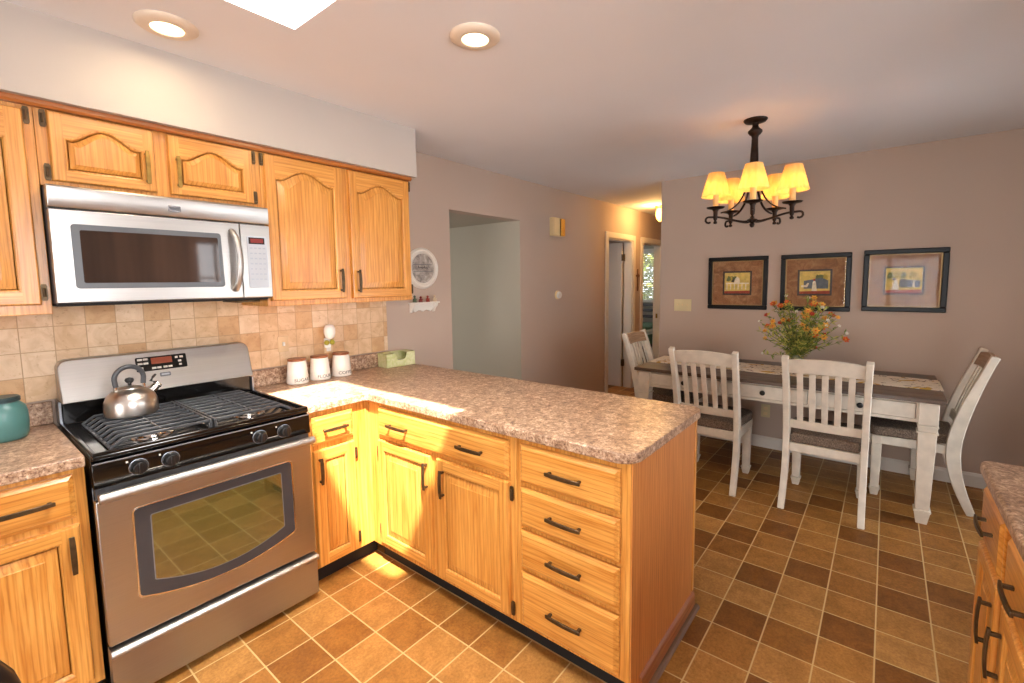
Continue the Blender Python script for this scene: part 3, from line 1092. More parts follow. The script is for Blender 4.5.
t = thing('base_cabinet', 'narrow oak corner cabinet between the stove and the peninsula', 'cabinet', (0.95, 0, 0), group='oak base cabinets')
ox = 0.95
carcass(t, L(0.768), L(1.70), -0.615, -0.001, 0.1, 0.8845)
toe(t, L(0.768), L(1.165), -0.555, -0.3, 0.1)
drawer(t, L(0.789), L(1.004), 0.718, 0.857, YF, hl=0.13)
door(t, L(0.788), L(1.007), 0.110, 0.692, YF, hand=(L(0.813), 0.595), hinges=[(L(1.016), 0.62), (L(1.016), 0.17)], fw=0.05)

# ------------------------------------------------------------------ peninsula (front faces -x): local x = -(world y), local y = world x
XF = 1.105
t = thing('base_cabinet', 'oak peninsula cabinet with one wide drawer front over two doors', 'cabinet', (XF, -1.133, 0), -pi / 2, group='oak base cabinets')
pl = lambda y: -1.14 - y          # world y -> local x
carcass(t, pl(-0.625), pl(-1.617), 0.0, 0.655, 0.1, 0.8845)
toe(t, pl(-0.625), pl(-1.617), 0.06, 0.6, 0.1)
drawer(t, pl(-0.722), pl(-1.588), 0.710, 0.862, -0.02, [pl(-0.898), pl(-1.388)], hl=0.15)
door(t, pl(-0.716), pl(-1.118), 0.134, 0.690, -0.02, hand=(pl(-1.100), 0.597), hinges=[(pl(-0.707), 0.62), (pl(-0.707), 0.20)])
door(t, pl(-1.162), pl(-1.589), 0.126, 0.692, -0.02, hand=(pl(-1.212), 0.588), hinges=[(pl(-1.598), 0.645), (pl(-1.598), 0.157)])

t = thing('base_cabinet', 'oak four-drawer cabinet closing the end of the peninsula', 'cabinet', (XF, -1.853, 0), -pi / 2, group='oak base cabinets')
pl = lambda y: -1.86 - y
carcass(t, pl(-1.618), pl(-2.103), 0.0, 0.655, 0.1, 0.8845)
toe(t, pl(-1.618), pl(-2.095), 0.06, 0.6, 0.1)
for a, b in ((0.707, 0.862), (0.531, 0.688), (0.359, 0.514), (0.118, 0.341)):
    drawer(t, pl(-1.645), pl(-2.069), a, b, -0.02, hl=0.15)
MB().box(pl(-2.1032), pl(-2.108), 0.004, 0.655, 0.002, 0.8845).build('end_panel', 'oakend', t, smooth=0)
MB().box(pl(-2.108), pl(-2.112), 0.635, 0.657, 0.09, 0.8845).build('edge_strip', 'oakv', t, bevel=.002, smooth=0)
MB().prism([(pl(-2.1082), 0.001), (pl(-2.119), 0.001), (pl(-2.119), 0.066), (pl(-2.113), 0.080), (pl(-2.1082), 0.084)], 1, 0.075, 0.655).build('base_moulding', 'base_mold', t)
MB().prism([(pl(-2.1192), 0.001), (pl(-2.137), 0.001), (pl(-2.136), 0.010), (pl(-2.131), 0.016), (pl(-2.1192), 0.019)], 1, 0.075, 0.67).build('shoe_moulding', 'shoe', t)


def rounded(pts, n=8):
    """pts: (x, y, r) corners in order -> outline with rounded corners"""
    out = []
    m_ = len(pts)
    for i, (x, y, r) in enumerate(pts):
        if r <= 0:
            out.append((x, y))
            continue
        p = Vector((x, y))
        a = (Vector(pts[i - 1][:2]) - p).normalized()
        b = (Vector(pts[(i + 1) % m_][:2]) - p).normalized()
        ang = a.angle(b)
        d = r / math.tan(ang / 2)
        c = p + (a + b).normalized() * (r / sin(ang / 2))
        s, e = p + a * d, p + b * d
        a0 = math.atan2(s.y - c.y, s.x - c.x)
        a1 = math.atan2(e.y - c.y, e.x - c.x)
        da = (a1 - a0 + pi) % (2 * pi) - pi
        out += [(c.x + r * cos(a0 + da * k / n), c.y + r * sin(a0 + da * k / n)) for k in range(n + 1)]
    return out


CT = 0.922


def slab(name, pts, mat='lam', z0=0.885, z1=CT, bev=0.009):
    o = MB().prism(pts, 2, z0, z1).build(name, mat, smooth=50, bevel=bev, seg=4)
    return o


o = slab('countertop', rounded([(-0.47, -0.001, 0), (-0.47, -0.64, 0), (-0.003, -0.64, 0.004), (-0.003, -0.001, 0)]))
tag(o, 'short laminate countertop left of the stove, under the teal jar', 'countertop', 'speckled laminate countertops')
MB().box(-0.47, -0.003, -0.021, -0.0065, CT + 0.0002, 1.016).build('backsplash_lip', 'lam', o, bevel=0.004)
o = slab('countertop', rounded([(0.763, -0.001, 0), (0.763, -0.64, 0.004), (1.08, -0.64, 0.02), (1.08, -2.116, 0.075), (1.808, -2.116, 0.05), (1.808, -0.001, 0)]))
tag(o, 'long L-shaped laminate countertop running from the stove wall over the peninsula', 'countertop', 'speckled laminate countertops')
MB().box(0.763, 1.687, -0.021, -0.0065, CT + 0.0002, 1.016).build('backsplash_lip', 'lam', o, bevel=0.004)

# ------------------------------------------------------------------ sink run (front faces +y)
t = thing('base_cabinet', 'oak base cabinet under the speckled counter in the lower right corner', 'cabinet', (1.5, -3.005, 0), pi, group='oak base cabinets')
rx = lambda x: 1.5 - x
carcass(t, rx(1.685), rx(1.335), 0, 0.62, 0.1, 0.8845)
toe(t, rx(1.685), rx(1.335), 0.06, 0.6, 0.1)
drawer(t, rx(1.665), rx(1.375), 0.70, 0.862, -0.02, hl=0.13)
door(t, rx(1.665), rx(1.375), 0.125, 0.68, -0.02, hand=(rx(1.41), 0.56))
t = thing('base_cabinet', 'two-door oak base cabinet nearest the camera at the right edge', 'cabinet', (0.9, -3.005, 0), pi, group='oak base cabinets')
rx = lambda x: 0.9 - x
carcass(t, rx(1.333), rx(0.55), 0, 0.62, 0.1, 0.8845)
toe(t, rx(1.333), rx(0.55), 0.06, 0.6, 0.1)
drawer(t, rx(1.305), rx(0.965), 0.70, 0.862, -0.02)
drawer(t, rx(0.935), rx(0.58), 0.70, 0.862, -0.02)
door(t, rx(1.305), rx(0.965), 0.125, 0.68, -0.02, hand=(rx(1.27), 0.56))
door(t, rx(0.935), rx(0.58), 0.125, 0.68, -0.02, hand=(rx(0.615), 0.56))
o = slab('countertop', rounded([(1.703, -2.977, 0.03), (0.53, -2.977, 0), (0.53, YB + 0.001, 0), (1.703, YB + 0.001, 0)]))
tag(o, 'speckled laminate countertop in the lower right corner of the photo', 'countertop', 'speckled laminate countertops')


# ------------------------------------------------------------------ microwave
t = thing('microwave', 'stainless over-range microwave mounted under the short oak cabinet', 'microwave', (0.3735, 0, 1.427))
ox, oz = 0.3735, 1.427
MB().box(-0.374, 0.374, -0.36, -0.008, 0.0, 0.425).build('body', 'gray', t, bevel=0.003)
MB().prism([(-0.36, 0.346), (-0.398, 0.346), (-0.402, 0.352), (-0.402, 0.418), (-0.397, 0.425), (-0.36, 0.425)], 0, -0.375, 0.375).build('vent_panel', 'steel', t, bevel=.002)
MB().box(-0.37, 0.37, -0.355, -0.02, -0.010, -0.0005).build('bottom_plate', 'toe', t)
MB().box(0.24, 0.345, -0.33, -0.15, -0.022, -0.0105).build('lamp_cover', 'bronze', t, bevel=.004)
# door with the window
d = MB()
X0, X1 = -0.375, 0.2435
out = rounded([(X0, 0.004, .004), (X1, 0.004, .004), (X1, 0.340, .004), (X0, 0.340, .004)], 4)
d.prism(out, 1, -0.3605, -0.400)
dr = d.build('door', 'steel', t, bevel=.0025)
m = MB()
ow = rounded([(L(0.052), Z(1.482), .012), (L(0.543), Z(1.482), .012), (L(0.538), Z(1.717), .012), (L(0.052), Z(1.717), .012)], 5)
m.prism(ow, 1, -0.4003, -0.4035)
MWF = m.build('window_frame', 'gray', dr, bevel=.001)
m = MB().prism(rounded([(L(0.075), Z(1.503), .006), (L(0.527), Z(1.503), .006), (L(0.524), Z(1.696), .006), (L(0.075), Z(1.696), .006)], 4), 1, -0.4036, -0.4050)
m.build('window_glass', 'mwg', dr)
m = MB()
hx = L(0.585)
m.tube([(hx, -0.401, Z(1.468)), (hx - .001, -0.415, Z(1.475)), (hx + .004, -0.430, Z(1.50)), (hx + .010, -0.440, Z(1.55)), (hx + .012, -0.443, Z(1.60)), (hx + .010, -0.440, Z(1.65)), (hx + .004, -0.430, Z(1.70)), (hx - .001, -0.415, Z(1.725)), (hx, -0.401, Z(1.732))], 0.0135, 12, flat=0.8)
m.build('door_handle', 'steelh', dr, smooth=60)
m = MB().prism(rounded([(0.2465, 0.004, .004), (0.375, 0.004, .004), (0.375, 0.340, .004), (0.2465, 0.340, .004)], 4), 1, -0.3605, -0.400)
cp = m.build('control_panel', 'steel', t, bevel=.0025)
MB().prism(rounded([(L(0.645), Z(1.475), .01), (L(0.735), Z(1.475), .01), (L(0.733), Z(1.715), .01), (L(0.645), Z(1.715), .01)], 4), 1, -0.4003, -0.4025).build('keypad', 'lightgray', cp, bevel=.001)
MB().box(L(0.652), L(0.722), -0.4034, -0.4026, Z(1.678), Z(1.708)).build('display_bezel', 'toe', cp)
MB().box(L(0.660), L(0.716), -0.4040, -0.4035, Z(1.684), Z(1.703)).build('display', 'reddisp', cp)
m = MB()
for r_ in range(7):
    for c_ in range(4):
        z_ = Z(1.662) - r_ * 0.024
        x_ = L(0.655) + c_ * 0.019
        w_ = 0.012 if r_ != 4 else 0.008
        m.box(x_, x_ + w_, -0.4030, -0.4026, z_ - .006, z_)
m.build('keys', 'keyb', cp, smooth=0)
bz = Z(1.807)
MB().prism(rounded([(-0.022, bz - .013, .004), (0, bz - .017, 0), (0.022, bz - .013, .004), (0.022, bz + .011, .003), (-0.022, bz + .011, .003)], 3), 1, -0.4022, -0.4045).build('badge', 'badge', t, bevel=.001)
MB().box(-0.016, 0.016, -0.4052, -0.4046, bz - .005, bz + .004).build('badge_bar', 'gray', t)

# ------------------------------------------------------------------ range
t = thing('range', 'stainless gas range with black cooktop between the oak base cabinets', 'stove', (0.380, -0.34, 0))
ox, oy = 0.380, -0.34
L = lambda x: x - ox
Y = lambda y: y - oy
RW = 0.374
MB().box(-RW, RW, Y(-0.64), Y(-0.012), 0.028, 0.905).build('body', 'black', t, bevel=.003)
for sx_ in (-1, 1):
    for yy in (-0.60, -0.08):
        MB().lathe([(0.018, 0), (0.018, .01), (0.009, .012), (0.009, .0278)], (sx_ * 0.33, Y(yy), 0), 10).build('foot', 'knob', t)
# cooktop tray with raised rim
m = MB()
m.prism(rounded([(-RW, Y(-0.678), .012), (RW, Y(-0.678), .012), (RW, Y(-0.085), 0), (-RW, Y(-0.085), 0)], 4), 2, 0.9055, 0.920)
m.bar([(-RW + .009, Y(-0.085), .924), (-RW + .009, Y(-0.669), .924), (RW - .009, Y(-0.669), .924), (RW - .009, Y(-0.085), .924)], 0.018, 0.014)
m.build('cooktop', 'black', t, bevel=.003)
# control fascia
m = MB().prism([(Y(-0.6405), 0.806), (Y(-0.676), 0.808), (Y(-0.680), 0.815), (Y(-0.676), 0.892), (Y(-0.6405), 0.905)], 0, -RW, RW)
fa = m.build('control_fascia', 'black', t, bevel=.002)
MB().box(-RW + .002, RW - .002, Y(-0.6815), Y(-0.676), 0.893, 0.8965).build('trim_line', 'badge', fa)
for kx, kz in ((0.128, 0.853), (0.222, 0.851), (0.535, 0.849), (0.635, 0.848)):
    m = MB()
    Mk = Matrix.Rotation(pi / 2, 3, 'X')
    m.lathe([(0.027, 0), (0.027, .006), (0.023, .009), (0.021, .026), (0.019, .029), (0, .030)], (L(kx), Y(-0.679), kz), 24, Mk)
    m.box(L(kx) - .005, L(kx) + .005, Y(-0.713), Y(-0.706), kz - .02, kz + .02)
    k_ = m.build('knob', 'knob', t, bevel=.0015)
    MB().lathe([(0.0285, 0.0002), (0.0285, .003), (0.0272, .0035)], (L(kx), Y(-0.679), kz), 24, Mk).build('knob_ring', 'badge', k_)
m = MB()
for kx, kz in ((0.128, 0.853), (0.222, 0.851), (0.535, 0.849), (0.635, 0.848)):
    m.box(L(kx) - .034, L(kx) - .028, Y(-0.6805), Y(-0.6788), kz + .022, kz + .028)
for kx in (0.175, 0.585):
    m.box(L(kx) - .022, L(kx) + .022, Y(-0.6815), Y(-0.6788), 0.833, 0.8345)
m.build('printed_marks', 'key', fa, smooth=0)
# vent slots under the fascia
m = MB().box(-RW + .004, RW - .004, Y(-0.668), Y(-0.6405), 0.766, 0.8055)
vt = m.build('vent_strip', 'blackm', t)
# oven door
m = MB().prism(rounded([(-RW, 0.240, .006), (RW, 0.240, .006), (RW, 0.764, .006), (-RW, 0.764, .006)], 4), 1, Y(-0.6405), Y(-0.678))
od = m.build('oven_door', 'steel', t, bevel=.004)


def win(ins, y0, y1, mat, nm, par, r=.015):
    pts = [(-0.279 + ins, 0.380 + ins * .9)]
    hw_ = 0.279 - ins
    for k in range(1, 12):
        u = -1 + 2 * k / 12
        pts.append((u * hw_, 0.328 + ins * 0.9 + 0.052 * u * u))
    pts += [(0.279 - ins, 0.380 + ins * .9), (0.277 - ins, 0.703 - ins * .8), (-0.277 + ins, 0.703 - ins * .8)]
    pts = [(p[0], p[1], r if i in (0, 12, 13, 14) else 0) for i, p in enumerate(pts)]
    m_ = MB().prism(rounded(pts, 5), 1, y0, y1)
    return m_.build(nm, mat, par, smooth=30)


win(-0.006, Y(-0.6782), Y(-0.6795), 'chrome', 'window_trim', od, .02)
win(0.0, Y(-0.6796), Y(-0.681), 'ovenframe', 'window_border', od)
win(0.044, Y(-0.6811), Y(-0.6822), 'badge', 'inner_trim', od, .008)
win(0.0475, Y(-0.6823), Y(-0.6832), 'oveng', 'window_glass', od, .006)
# towel-bar handle
m = MB()
m.tube([(-RW + .004, Y(-0.716), 0.784), (RW - .004, Y(-0.716), 0.784)], 0.018, 16)
for s in (-1, 1):
    m.bar([(s * (RW - .03), Y(-0.679), 0.758), (s * (RW - .03), Y(-0.712), 0.780)], 0.03, 0.014, up=(0, 0, 1))
m.build('door_handle', 'steelh', od, bevel=.002)
# warming drawer
m = MB().prism([(Y(-0.6405), 0.030), (Y(-0.676), 0.030), (Y(-0.680), 0.036), (Y(-0.680), 0.190), (Y(-0.684), 0.198), (Y(-0.692), 0.200), (Y(-0.699), 0.207), (Y(-0.699), 0.216), (Y(-0.692), 0.224), (Y(-0.680), 0.226), (Y(-0.6405), 0.226)], 0, -RW, RW)
m.build('storage_drawer', 'steelh', t, bevel=.0015, smooth=50)
# backguard
m = MB()
bo = rounded([(-0.365, 1.012, .004), (0.365, 1.012, .004), (0.365, 1.186, .035), (-0.365, 1.186, .035)], 6)
vs_ = []
for (x_, z_) in bo:
    f_ = (z_ - 1.012) / 0.174
    vs_.append((x_, Y(-0.122 + 0.052 * f_), z_))
bk = [(x_, Y(-0.012), z_) for x_, z_ in bo]
n_ = len(bo)
m.add(vs_ + bk, [tuple(range(n_)), tuple(range(2 * n_ - 1, n_ - 1, -1))] + [(i, i + n_, (i + 1) % n_ + n_, (i + 1) % n_) for i in range(n_)])
bg = m.build('backguard', 'steel', t, bevel=.006, seg=3, smooth=50)
MB().prism([(Y(-0.012), 0.9205), (Y(-0.084), 0.9205), (Y(-0.082), 0.945), (Y(-0.082), 1.011), (Y(-0.012), 1.011)], 0, -0.362, 0.362).build('backguard_base', 'black', t, bevel=.002)
MB().box(-0.374, -0.3662, Y(-0.1), Y(-0.012), 0.9205, 1.02).build('side_flange', 'badge', t)
MB().box(0.3662, 0.374, Y(-0.1), Y(-0.012), 0.9205, 1.0).build('side_flange', 'badge', t)


def bgp(x_, z_, off):
    f_ = (z_ - 1.012) / 0.174
    return (L(x_), Y(-0.122 + 0.052 * f_ - off), z_)


def bgplate(nm, x0_, x1_, z0_, z1_, off, mat, r=0.0, par=bg):
    pts = rounded([(x0_, z0_, r), (x1_, z0_, r), (x1_, z1_, r), (x0_, z1_, r)], 4)
    a = [bgp(px_, pz_, off) for px_, pz_ in pts]
    b = [bgp(px_, pz_, off - 0.0007) for px_, pz_ in pts]
    n = len(pts)
    return MB().add(a + b, [tuple(range(n)), tuple(range(2 * n - 1, n - 1, -1))] + [(i, i + n, (i + 1) % n + n, (i + 1) % n) for i in range(n)]).build(nm, mat, par, smooth=0)


cpn = bgplate('clock_panel', 0.268, 0.463, 1.101, 1.164, 0.0015, 'black', .006)
bgplate('clock_display', 0.325, 0.405, 1.130, 1.158, 0.0022, 'orgdisp', .002)
m = MB()
for (x_, z_, w_) in [(0.275, 1.150, .018), (0.296, 1.150, .018), (0.275, 1.132, .018), (0.296, 1.132, .018), (0.275, 1.112, .018), (0.325, 1.108, .016), (0.344, 1.108, .016), (0.368, 1.108, .016), (0.387, 1.108, .016), (0.418, 1.146, .011), (0.436, 1.146, .014), (0.428, 1.128, .013), (0.430, 1.112, .011)]:
    a = [bgp(x_, z_, .0024), bgp(x_ + w_, z_, .0024), bgp(x_ + w_, z_ + .009, .0024), bgp(x_, z_ + .009, .0024)]
    b = [bgp(x_, z_, .0018), bgp(x_ + w_, z_, .0018), bgp(x_ + w_, z_ + .009, .0018), bgp(x_, z_ + .009, .0018)]
    m.hexa(b, a)
m.build('clock_keys', 'key', bg, smooth=0)
bgplate('badge', 0.350, 0.392, 1.070, 1.088, 0.0022, 'badge', .005)
bgplate('badge_bar', 0.356, 0.386, 1.076, 1.083, 0.0030, 'lightgray', .001)
# burners and grates
for bx, by, br in ((0.205, -0.25, .038), (0.205, -0.53, .048), (0.555, -0.25, .042), (0.555, -0.53, .044)):
    m = MB().lathe([(br * 1.5, 0), (br * 1.45, .004), (br * 1.05, .006), (br, .012), (br * .98, .014)], (L(bx), Y(by), 0.9202), 24)
    b_ = m.build('burner', 'chrome', t)
    MB().lathe([(br * .9, 0), (br * .9, .006), (br * .8, .008), (0, .009)], (L(bx), Y(by), 0.9343), 24).build('burner_cap', 'blackm', b_)
GZ = 0.950
for gx0, gx1, sl in ((0.062, 0.379, 1), (0.383, 0.700, -1)):
    m = MB()
    xo, xi_ = (gx0, gx1) if sl > 0 else (gx1, gx0)      # outer (sloping) end, inner end at the joint
    for k in range(9):
        y_ = -0.625 + k * 0.058
        m.bar([(L(xo), Y(y_), 0.922), (L(xo + sl * .010), Y(y_), 0.930), (L(xo + sl * .040), Y(y_), GZ), (L(xi_ - sl * .008), Y(y_), GZ)], 0.009, 0.011)
    m.bar([(L(xi_ - sl * .005), Y(-0.640), GZ - .004), (L(xi_ - sl * .005), Y(-0.150), GZ - .004)], 0.009, 0.020)
    m.bar([(L(xo + sl * .004), Y(-0.632), 0.925), (L(xo + sl * .004), Y(-0.154), 0.925)], 0.010, 0.008)
    xm = (gx0 + gx1) / 2
    m.bar([(L(xm), Y(-0.625), GZ - .002), (L(xm), Y(-0.161), GZ - .002)], 0.008, 0.010)
    for y_ in (-.632, -.158):
        m.box(L(xi_ - sl * .014), L(xi_ - sl * .002), Y(y_) - .006, Y(y_) + .006, 0.9215, GZ - .010)
    m.build('grate', 'blackm', t, bevel=.002)


# ------------------------------------------------------------------ on the stove and counters
t = thing('kettle', 'brushed steel whistling kettle standing on the left stove grate', 'kettle', (0.205, -0.268, 0.9562), radians(8))
R = 0.090
prof = [(R * .93, 0), (R * .99, .004), (R, .012), (R * 1.0, .045), (R * .97, .062), (R * .88, .082), (R * .72, .098), (R * .50, .108), (R * .46, .109)]
MB().lathe(prof, n=40).build('kettle_body', 'steelv', t, smooth=40)
l_ = MB().lathe([(R * .455, .1095), (R * .43, .114), (R * .2, .119), (0, .120)], n=32).build('lid', 'steelv', t, smooth=50)
MB().lathe([(.006, .1205), (.006, .130), (.013, .135), (.016, .143), (.013, .151), (0, .155)], n=20).build('lid_knob', 'knob', l_, smooth=60)
# handle arch along local x
hp = [(-.047, 0, .122)] + [(-.050 * cos(pi * q / 16), 0, .150 + .050 * sin(pi * q / 16)) for q in range(17)] + [(.047, 0, .122)]
MB().tube(hp, 0.0095, 12).build('handle', 'blackm', t)
m = MB()
for s in (-1, 1):
    m.tube([(s * .052, 0, .094), (s * .049, 0, .108), (s * .0475, 0, .128)], 0.006, 10)
m.build('handle_bracket', 'chrome', t)
sp = MB().tube([(.058, 0, .070), (.076, 0, .088), (.092, 0, .102)], [.021, .018, .015], 16)
s_ = sp.build('spout', 'chrome', t)
MB().lathe([(.017, 0), (.018, .006), (.015, .014), (0, .017)], (.093, 0, .103), 16, Matrix.Rotation(radians(48), 3, 'Y')).build('whistle', 'chrome', s_)
MB().bar([(.094, 0, .118), (.074, 0, .126), (.084, 0, .142), (.094, 0, .152)], [.018, .018, .016, .010], .005, up=(0.5, 0, 1)).build('whistle_lever', 'knob', s_)

t = thing('glass_jar', 'teal glazed storage jar at the left edge, on the counter beside the stove', 'jar', (-0.150, -0.165, CT + 0.0003))
MB().lathe([(.050, 0), (.058, .004), (.064, .02), (.067, .06), (.066, .10), (.060, .125), (.049, .137), (.046, .140), (.046, .143)], n=36).build('jar_body', 'teal', t, smooth=50)
MB().lathe([(.048, .1432), (.050, .145), (.050, .150), (.0475, .152), (.050, .154), (.050, .158), (.046, .162), (0, .163)], n=36).build('jar_lid', 'tealrim', t, smooth=30)

CAN = [(0.995, 'SUGAR', 'white ceramic canister lettered SUGAR, nearest the stove', 0.185), (1.131, 'FLOUR', 'white ceramic canister with wooden lid, middle one of the counter trio', 0.17), (1.271, 'COFFEE', 'white ceramic canister lettered COFFEE, farthest from the stove', 0.17)]
for cx_, txt, lab, _ in CAN:
    t = thing('canister', lab, 'canister', (cx_, -0.090, CT + 0.0003), group='white canisters with wooden lids')
    r0, r1, hh = 0.060, 0.047, 0.130
    b_ = MB().lathe([(r0 - .006, 0), (r0 - .001, .003), (r0, .008), (r1 + .002, hh - .006), (r1 - .002, hh)], n=40).build('canister_body', 'ceramic', t, smooth=40)
    MB().lathe([(r1 - .004, hh + .0003), (r1 + .001, hh + .001), (r1 + .002, hh + .004), (r1 + .002, hh + .011), (r1 - .001, hh + .014), (0, hh + .0145)], n=40).build('canister_lid', 'lidwood', t, smooth=40)
    vs_, fs_ = text_mesh(txt, 0.026)
    nv = []
    for (x_, y_, z_) in vs_:
        zz = 0.024 + y_
        rr = r0 - (r0 - r1) * (zz - .008) / (hh - .014) + 0.0004 + z_
        a_ = -pi / 2 + x_ * 1.12 / r0
        nv.append((rr * cos(a_), rr * sin(a_), zz))
    MB().add(nv, fs_).build('lettering', 'ink', b_, smooth=0)

t = thing('tissue_box', 'pale green card tissue box with a cut-out front, at the wall end of the counter', 'box', (1.690, -0.088, CT + 0.0003), radians(-5))
bw_, bd_, bh_ = 0.112, 0.055, 0.094
m = MB()
# walls with front cut-out
m.box(-bw_, bw_, bd_ - .003, bd_, 0, bh_).box(-bw_, -bw_ + .003, -bd_, bd_, 0, bh_).box(bw_ - .003, bw_, -bd_, bd_, 0, bh_).box(-bw_, bw_, -bd_, bd_, 0, .003)
m.prism([(-bw_, 0), (bw_, 0), (bw_, bh_), (.048, bh_), (.040, .056), (.022, .044), (-.022, .044), (-.040, .056), (-.048, bh_), (-bw_, bh_)], 1, -bd_, -bd_ + .003)
m.box(-bw_, -.048, -bd_, bd_, bh_ - .003, bh_).box(.048, bw_, -bd_, bd_, bh_ - .003, bh_).box(-.048, .048, .035, bd_, bh_ - .003, bh_)
m.build('box_body', 'card', t, smooth=0)
MB().box(-bw_ + .004, bw_ - .004, -bd_ + .004, bd_ - .004, .004, .030).build('tissue', 'tissue', t, bevel=.004)

t = thing('air_freshener', 'white bulb-shaped plug-in freshener glowing in the sun above the canisters', 'air freshener', (1.228, -0.0075, 1.105))
MB().box(-.020, .020, -.018, 0.0, -.01, .05).build('plug_housing', 'plugwhite', t, bevel=.006)
MB().lathe([(.010, 0), (.026, .012), (.034, .040), (.033, .066), (.022, .086), (0, .094)], (0, -.040, .045), 24).build('cap', 'plugwhite', t, smooth=60)
m = MB()
for s in (-1, 1):
    m.lathe([(.004, 0), (.014, .006), (.016, .018), (.010, .030), (0, .033)], (s * .018, -.034, .008), 14)
m.build('scented_oil_bottle', 'oil', t, smooth=60)
MT['tileplate'] = plain('tile_coloured_plate', (216, 184, 142), .4)
for nm, (px_, pz_), lab in (('wall_outlet', (1.238, 1.105), 'cream outlet plate behind the plug-in freshener'), ('light_switch', (0.962, 1.146), 'beige switch plate on the tile above the first canister')):
    t = thing(nm, lab, 'outlet' if 'outlet' in nm else 'switch', (px_, -0.0063, pz_))
    MB().box(-.030, .030, -.005, 0, -.045, .045).build('cover_plate', 'tileplate', t, bevel=.002)
    m = MB()
    if 'outlet' in nm:
        for s in (-1, 1):
            m.box(-.015, .015, -.0062, -.0052, s * .022 - .012, s * .022 + .012)
    else:
        m.box(-.006, .006, -.014, -.0052, -.010, .012)
    m.build('sockets' if 'outlet' in nm else 'toggle', 'whiteplastic', t, bevel=.001)

# ------------------------------------------------------------------ on the stove wall
t = thing('wall_plaque', 'round white-rimmed wall plaque with grey face beside the oak cabinet', 'plaque', (2.012, -0.0006, 1.596))
Mw = Matrix.Rotation(pi / 2, 3, 'X')
MB().lathe([(.108, .012), (.110, .020), (.118, .024), (.128, .018), (.138, .022), (.148, .014), (.153, .004), (.153, 0), (.108, 0), (.108, .012)], n=56, M=Mw).build('rim', 'white', t, smooth=50)
f_ = MB().lathe([(.110, .004), (.109, .010), (0, .0105)], n=56, M=Mw).build('face', 'plaque', t)
m = MB()
pts = [(-.045 + .0045 * k, -.0115, .004 + .006 * sin(k * 1.9) + (.010 if k in (1, 14) else 0)) for k in range(21)]
m.tube(pts, .0022, 6)
m.build('dark_script_mark', 'ink', f_)
MB().box(-.09, .09, -.0113, -.0106, .026, .030).box(-.09, .09, -.0113, -.0106, -.024, -.021).build('rule_lines', 'gray', f_, smooth=0)

t = thing('wall_shelf', 'small white scalloped wall shelf under the round plaque', 'shelf', (1.998, -0.0006, 1.347))
MB().box(-.122, .122, -.070, 0, -.010, .0).build('shelf_board', 'white', t, bevel=.002)
sc = [(-.108, -.0105)]
for k in range(25):
    u = k / 24
    sc.append((-.108 + .216 * u, -.072 + .012 * abs(cos(pi * 3 * u)) + .010 * (abs(u - .5) > .38)))
sc.append((.108, -.0105))
MB().prism(sc, 1, -.016, -.001).build('scalloped_apron', 'white', t, smooth=0)
for s in (-1, 1):
    MB().prism([(-.001, -.0105), (-.058, -.0105), (-.052, -.03), (-.035, -.045), (-.018, -.075), (-.001, -.078)], 0, s * .108 - .006, s * .108 + .006).build('bracket', 'white', t)
FIG = [('dark green figurine at the left end of the white wall shelf', (60, 78, 56), -.085, .052), ('small dark red bird figurine on the white wall shelf', (122, 32, 26), -.035, .044), ('brick red figurine with a dark top on the white wall shelf', (150, 54, 38), .025, .048), ('tiny cream figurine at the right end of the white wall shelf', (198, 172, 140), .085, .050)]
for i, (lab, rgb, fx, fh) in enumerate(FIG):
    MT['fig%d' % i] = plain('figurine_glaze', rgb, .4)
    t = thing('figurine', lab, 'figurine', (1.998 + fx * 1.12, -.040, 1.3473), group='figurines on the wall shelf')
    b_ = MB().lathe([(.014, 0), (.016, .004), (.013, fh * .35), (.007, fh * .6), (.005, fh * .64)], n=14).build('figurine_body', 'fig%d' % i, t, smooth=60)
    MB().lathe([(.004, fh * .64), (.009, fh * .74), (.009, fh * .86), (.004, fh * .97), (0, fh)], n=14).build('head', 'fig%d' % ((i * 2 + 1) % 4) if False else 'fig%d' % i, t, smooth=60)
    MB().tube([(-.018, -.002, fh * .45), (0, -.006, fh * .36), (.018, -.002, fh * .47)], [.003, .005, .003], 8).build('arms', 'fig%d' % i, t)

t = thing('door_chime', 'brass and cream door chime box high on the hall wall', 'door chime', (3.80, -0.0006, 2.045))
MB().box(-.105, .105, -.045, 0, -.092, .092).build('housing', 'cream', t, bevel=.004)
MB().box(-.103, .000, -.060, -.0455, -.090, .090).build('cover', 'cream', t, bevel=.004)
MB().box(.026, .104, -.058, -.0455, -.088, .088).build('brass_grille', 'gold', t, bevel=.004)
MB().box(.002, .024, -.048, -.0455, -.088, .088).build('dark_slot', 'wooddark', t)

t = thing('thermostat', 'small round thermostat on the hall wall below the chime', 'thermostat', (3.83, -0.0006, 1.345))
MB().lathe([(.046, 0), (.046, .012), (.040, .016)], n=32, M=Mw).build('base_plate', 'cream', t)
MB().lathe([(.036, .0162), (.036, .034), (.031, .040), (0, .041)], n=32, M=Mw).build('dial', 'whiteplastic', t)

t = thing('wall_cross', 'slim carved brown wooden cross hanging between the two hall doors', 'wall cross', (5.842, -0.0006, 1.50))
MB().box(-.012, .012, -.012, 0, -.16, .145).build('upright', 'cross', t, bevel=.003)
MB().box(-.050, -.0122, -.012, 0, .040, .064).box(.0122, .050, -.012, 0, .040, .064).build('crossbar', 'cross', t, bevel=.003)
MB().lathe([(.026, .0122), (.022, .018), (0, .021)], (0, 0, .052), 16, Mw).build('rosette', 'cross', t)

